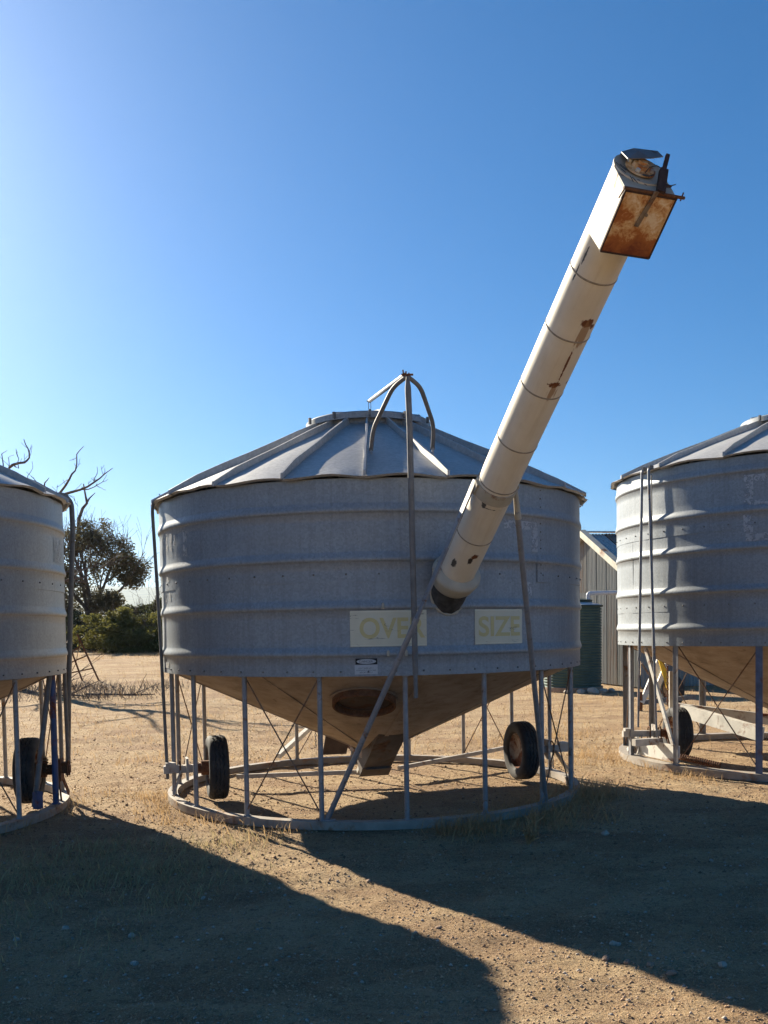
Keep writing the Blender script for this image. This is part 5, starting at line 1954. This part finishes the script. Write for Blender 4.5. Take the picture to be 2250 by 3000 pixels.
stone_meshes = [stone_mesh(k, M['stone']) for k in range(5)] + [stone_mesh(k + 9, M['stone_red']) for k in range(3)]
rst = random.Random(3)


def put_stone(x, y, s, label, group, pale=True, name='stone'):
    o = bpy.data.objects.new(name, stone_meshes[rst.randrange(5) if pale else 5 + rst.randrange(3)])
    COL.objects.link(o)
    o.location = (x, y, gz(x, y) + s * 0.3)
    o.scale = (s, s, s)
    o.rotation_euler = (rst.uniform(-0.3, 0.3), rst.uniform(-0.3, 0.3), rst.uniform(0, 6.28))
    return tag(o, label, 'stone', group)


WORDS = {
    0: 'dark stone alone high up in the sunlit strip between the shadows', 3: 'reddish stone, first of the row of four in the sunlit strip', 4: 'reddish stone, second of the row of four in the sunlit strip',
    5: 'reddish stone, third of the row of four in the sunlit strip', 6: 'largest reddish stone, last of the row of four in the sunlit strip', 12: 'pale stone at the narrow far end of the sunlit strip'}
for k, t in WORDS.items():
    put_stone(*STONES_LIT[k], t, 'stones in the sunlit strip', False)
WORDS = {1: 'pale stone farthest right in the middle bin shadow', 6: 'left stone of the touching pair at the right shadow edge', 7: 'right stone of the touching pair at the right shadow edge',
         10: 'pale stone in the right shadow nearest the lower right corner'}
for k, t in WORDS.items():
    put_stone(*STONES_SHADE_R[k], t, 'stones in the right shadow')
WORDS = {0: 'pale stone in the left bin shadow, second from the left edge', 1: 'whitest stone in the middle of the left bin shadow', 2: 'pale stone in the left bin shadow nearest the left edge',
         5: 'pale stone at the grassy top of the left bin shadow', 7: 'broad flat stone low in the left bin shadow'}
for k, t in WORDS.items():
    put_stone(*STONES_SHADE_L[k], t, 'stones in the left shadow')
put_stone(1.795, 7.79, 0.042, 'largest white stone, just right of the dry grass before the middle bin', None)
ROCKS = [(5.35, 24.45, .17, 'largest grey rock in the heap at the foot of the green tank'), (5.62, 24.55, .13, 'grey rock right of the largest one by the green tank'),
         (5.05, 24.5, .12, 'grey rock left of the largest one by the green tank'), (4.7, 24.55, .10, 'small grey rock left of the heap by the green tank'), (5.9, 24.75, .10, 'grey rock at the right end of the heap by the tank')]
for x, y, s, t in ROCKS:
    put_stone(x, y, s, t, 'rocks by the green tank', True, 'rock')
# ================================================================== air
mb = MB()
mb.abox(-9500, 9500, -4500, 10000, -34, 345)
hz, nt, b = new_mat('haze_air')
nt.nodes.remove(b)
pv = nd(nt, 'ShaderNodeVolumePrincipled')
pv.inputs['Color'].default_value = (0.60, 0.79, 1.0, 1)
pv.inputs['Density'].default_value = 0.00007
pv.inputs['Anisotropy'].default_value = 0.3
lk(nt, pv.outputs[0], nt.nodes['Material Output'].inputs['Volume'])
tag(mb.build('haze', hz, smooth=False), 'thin haze over the valley', 'haze', kind='stuff')
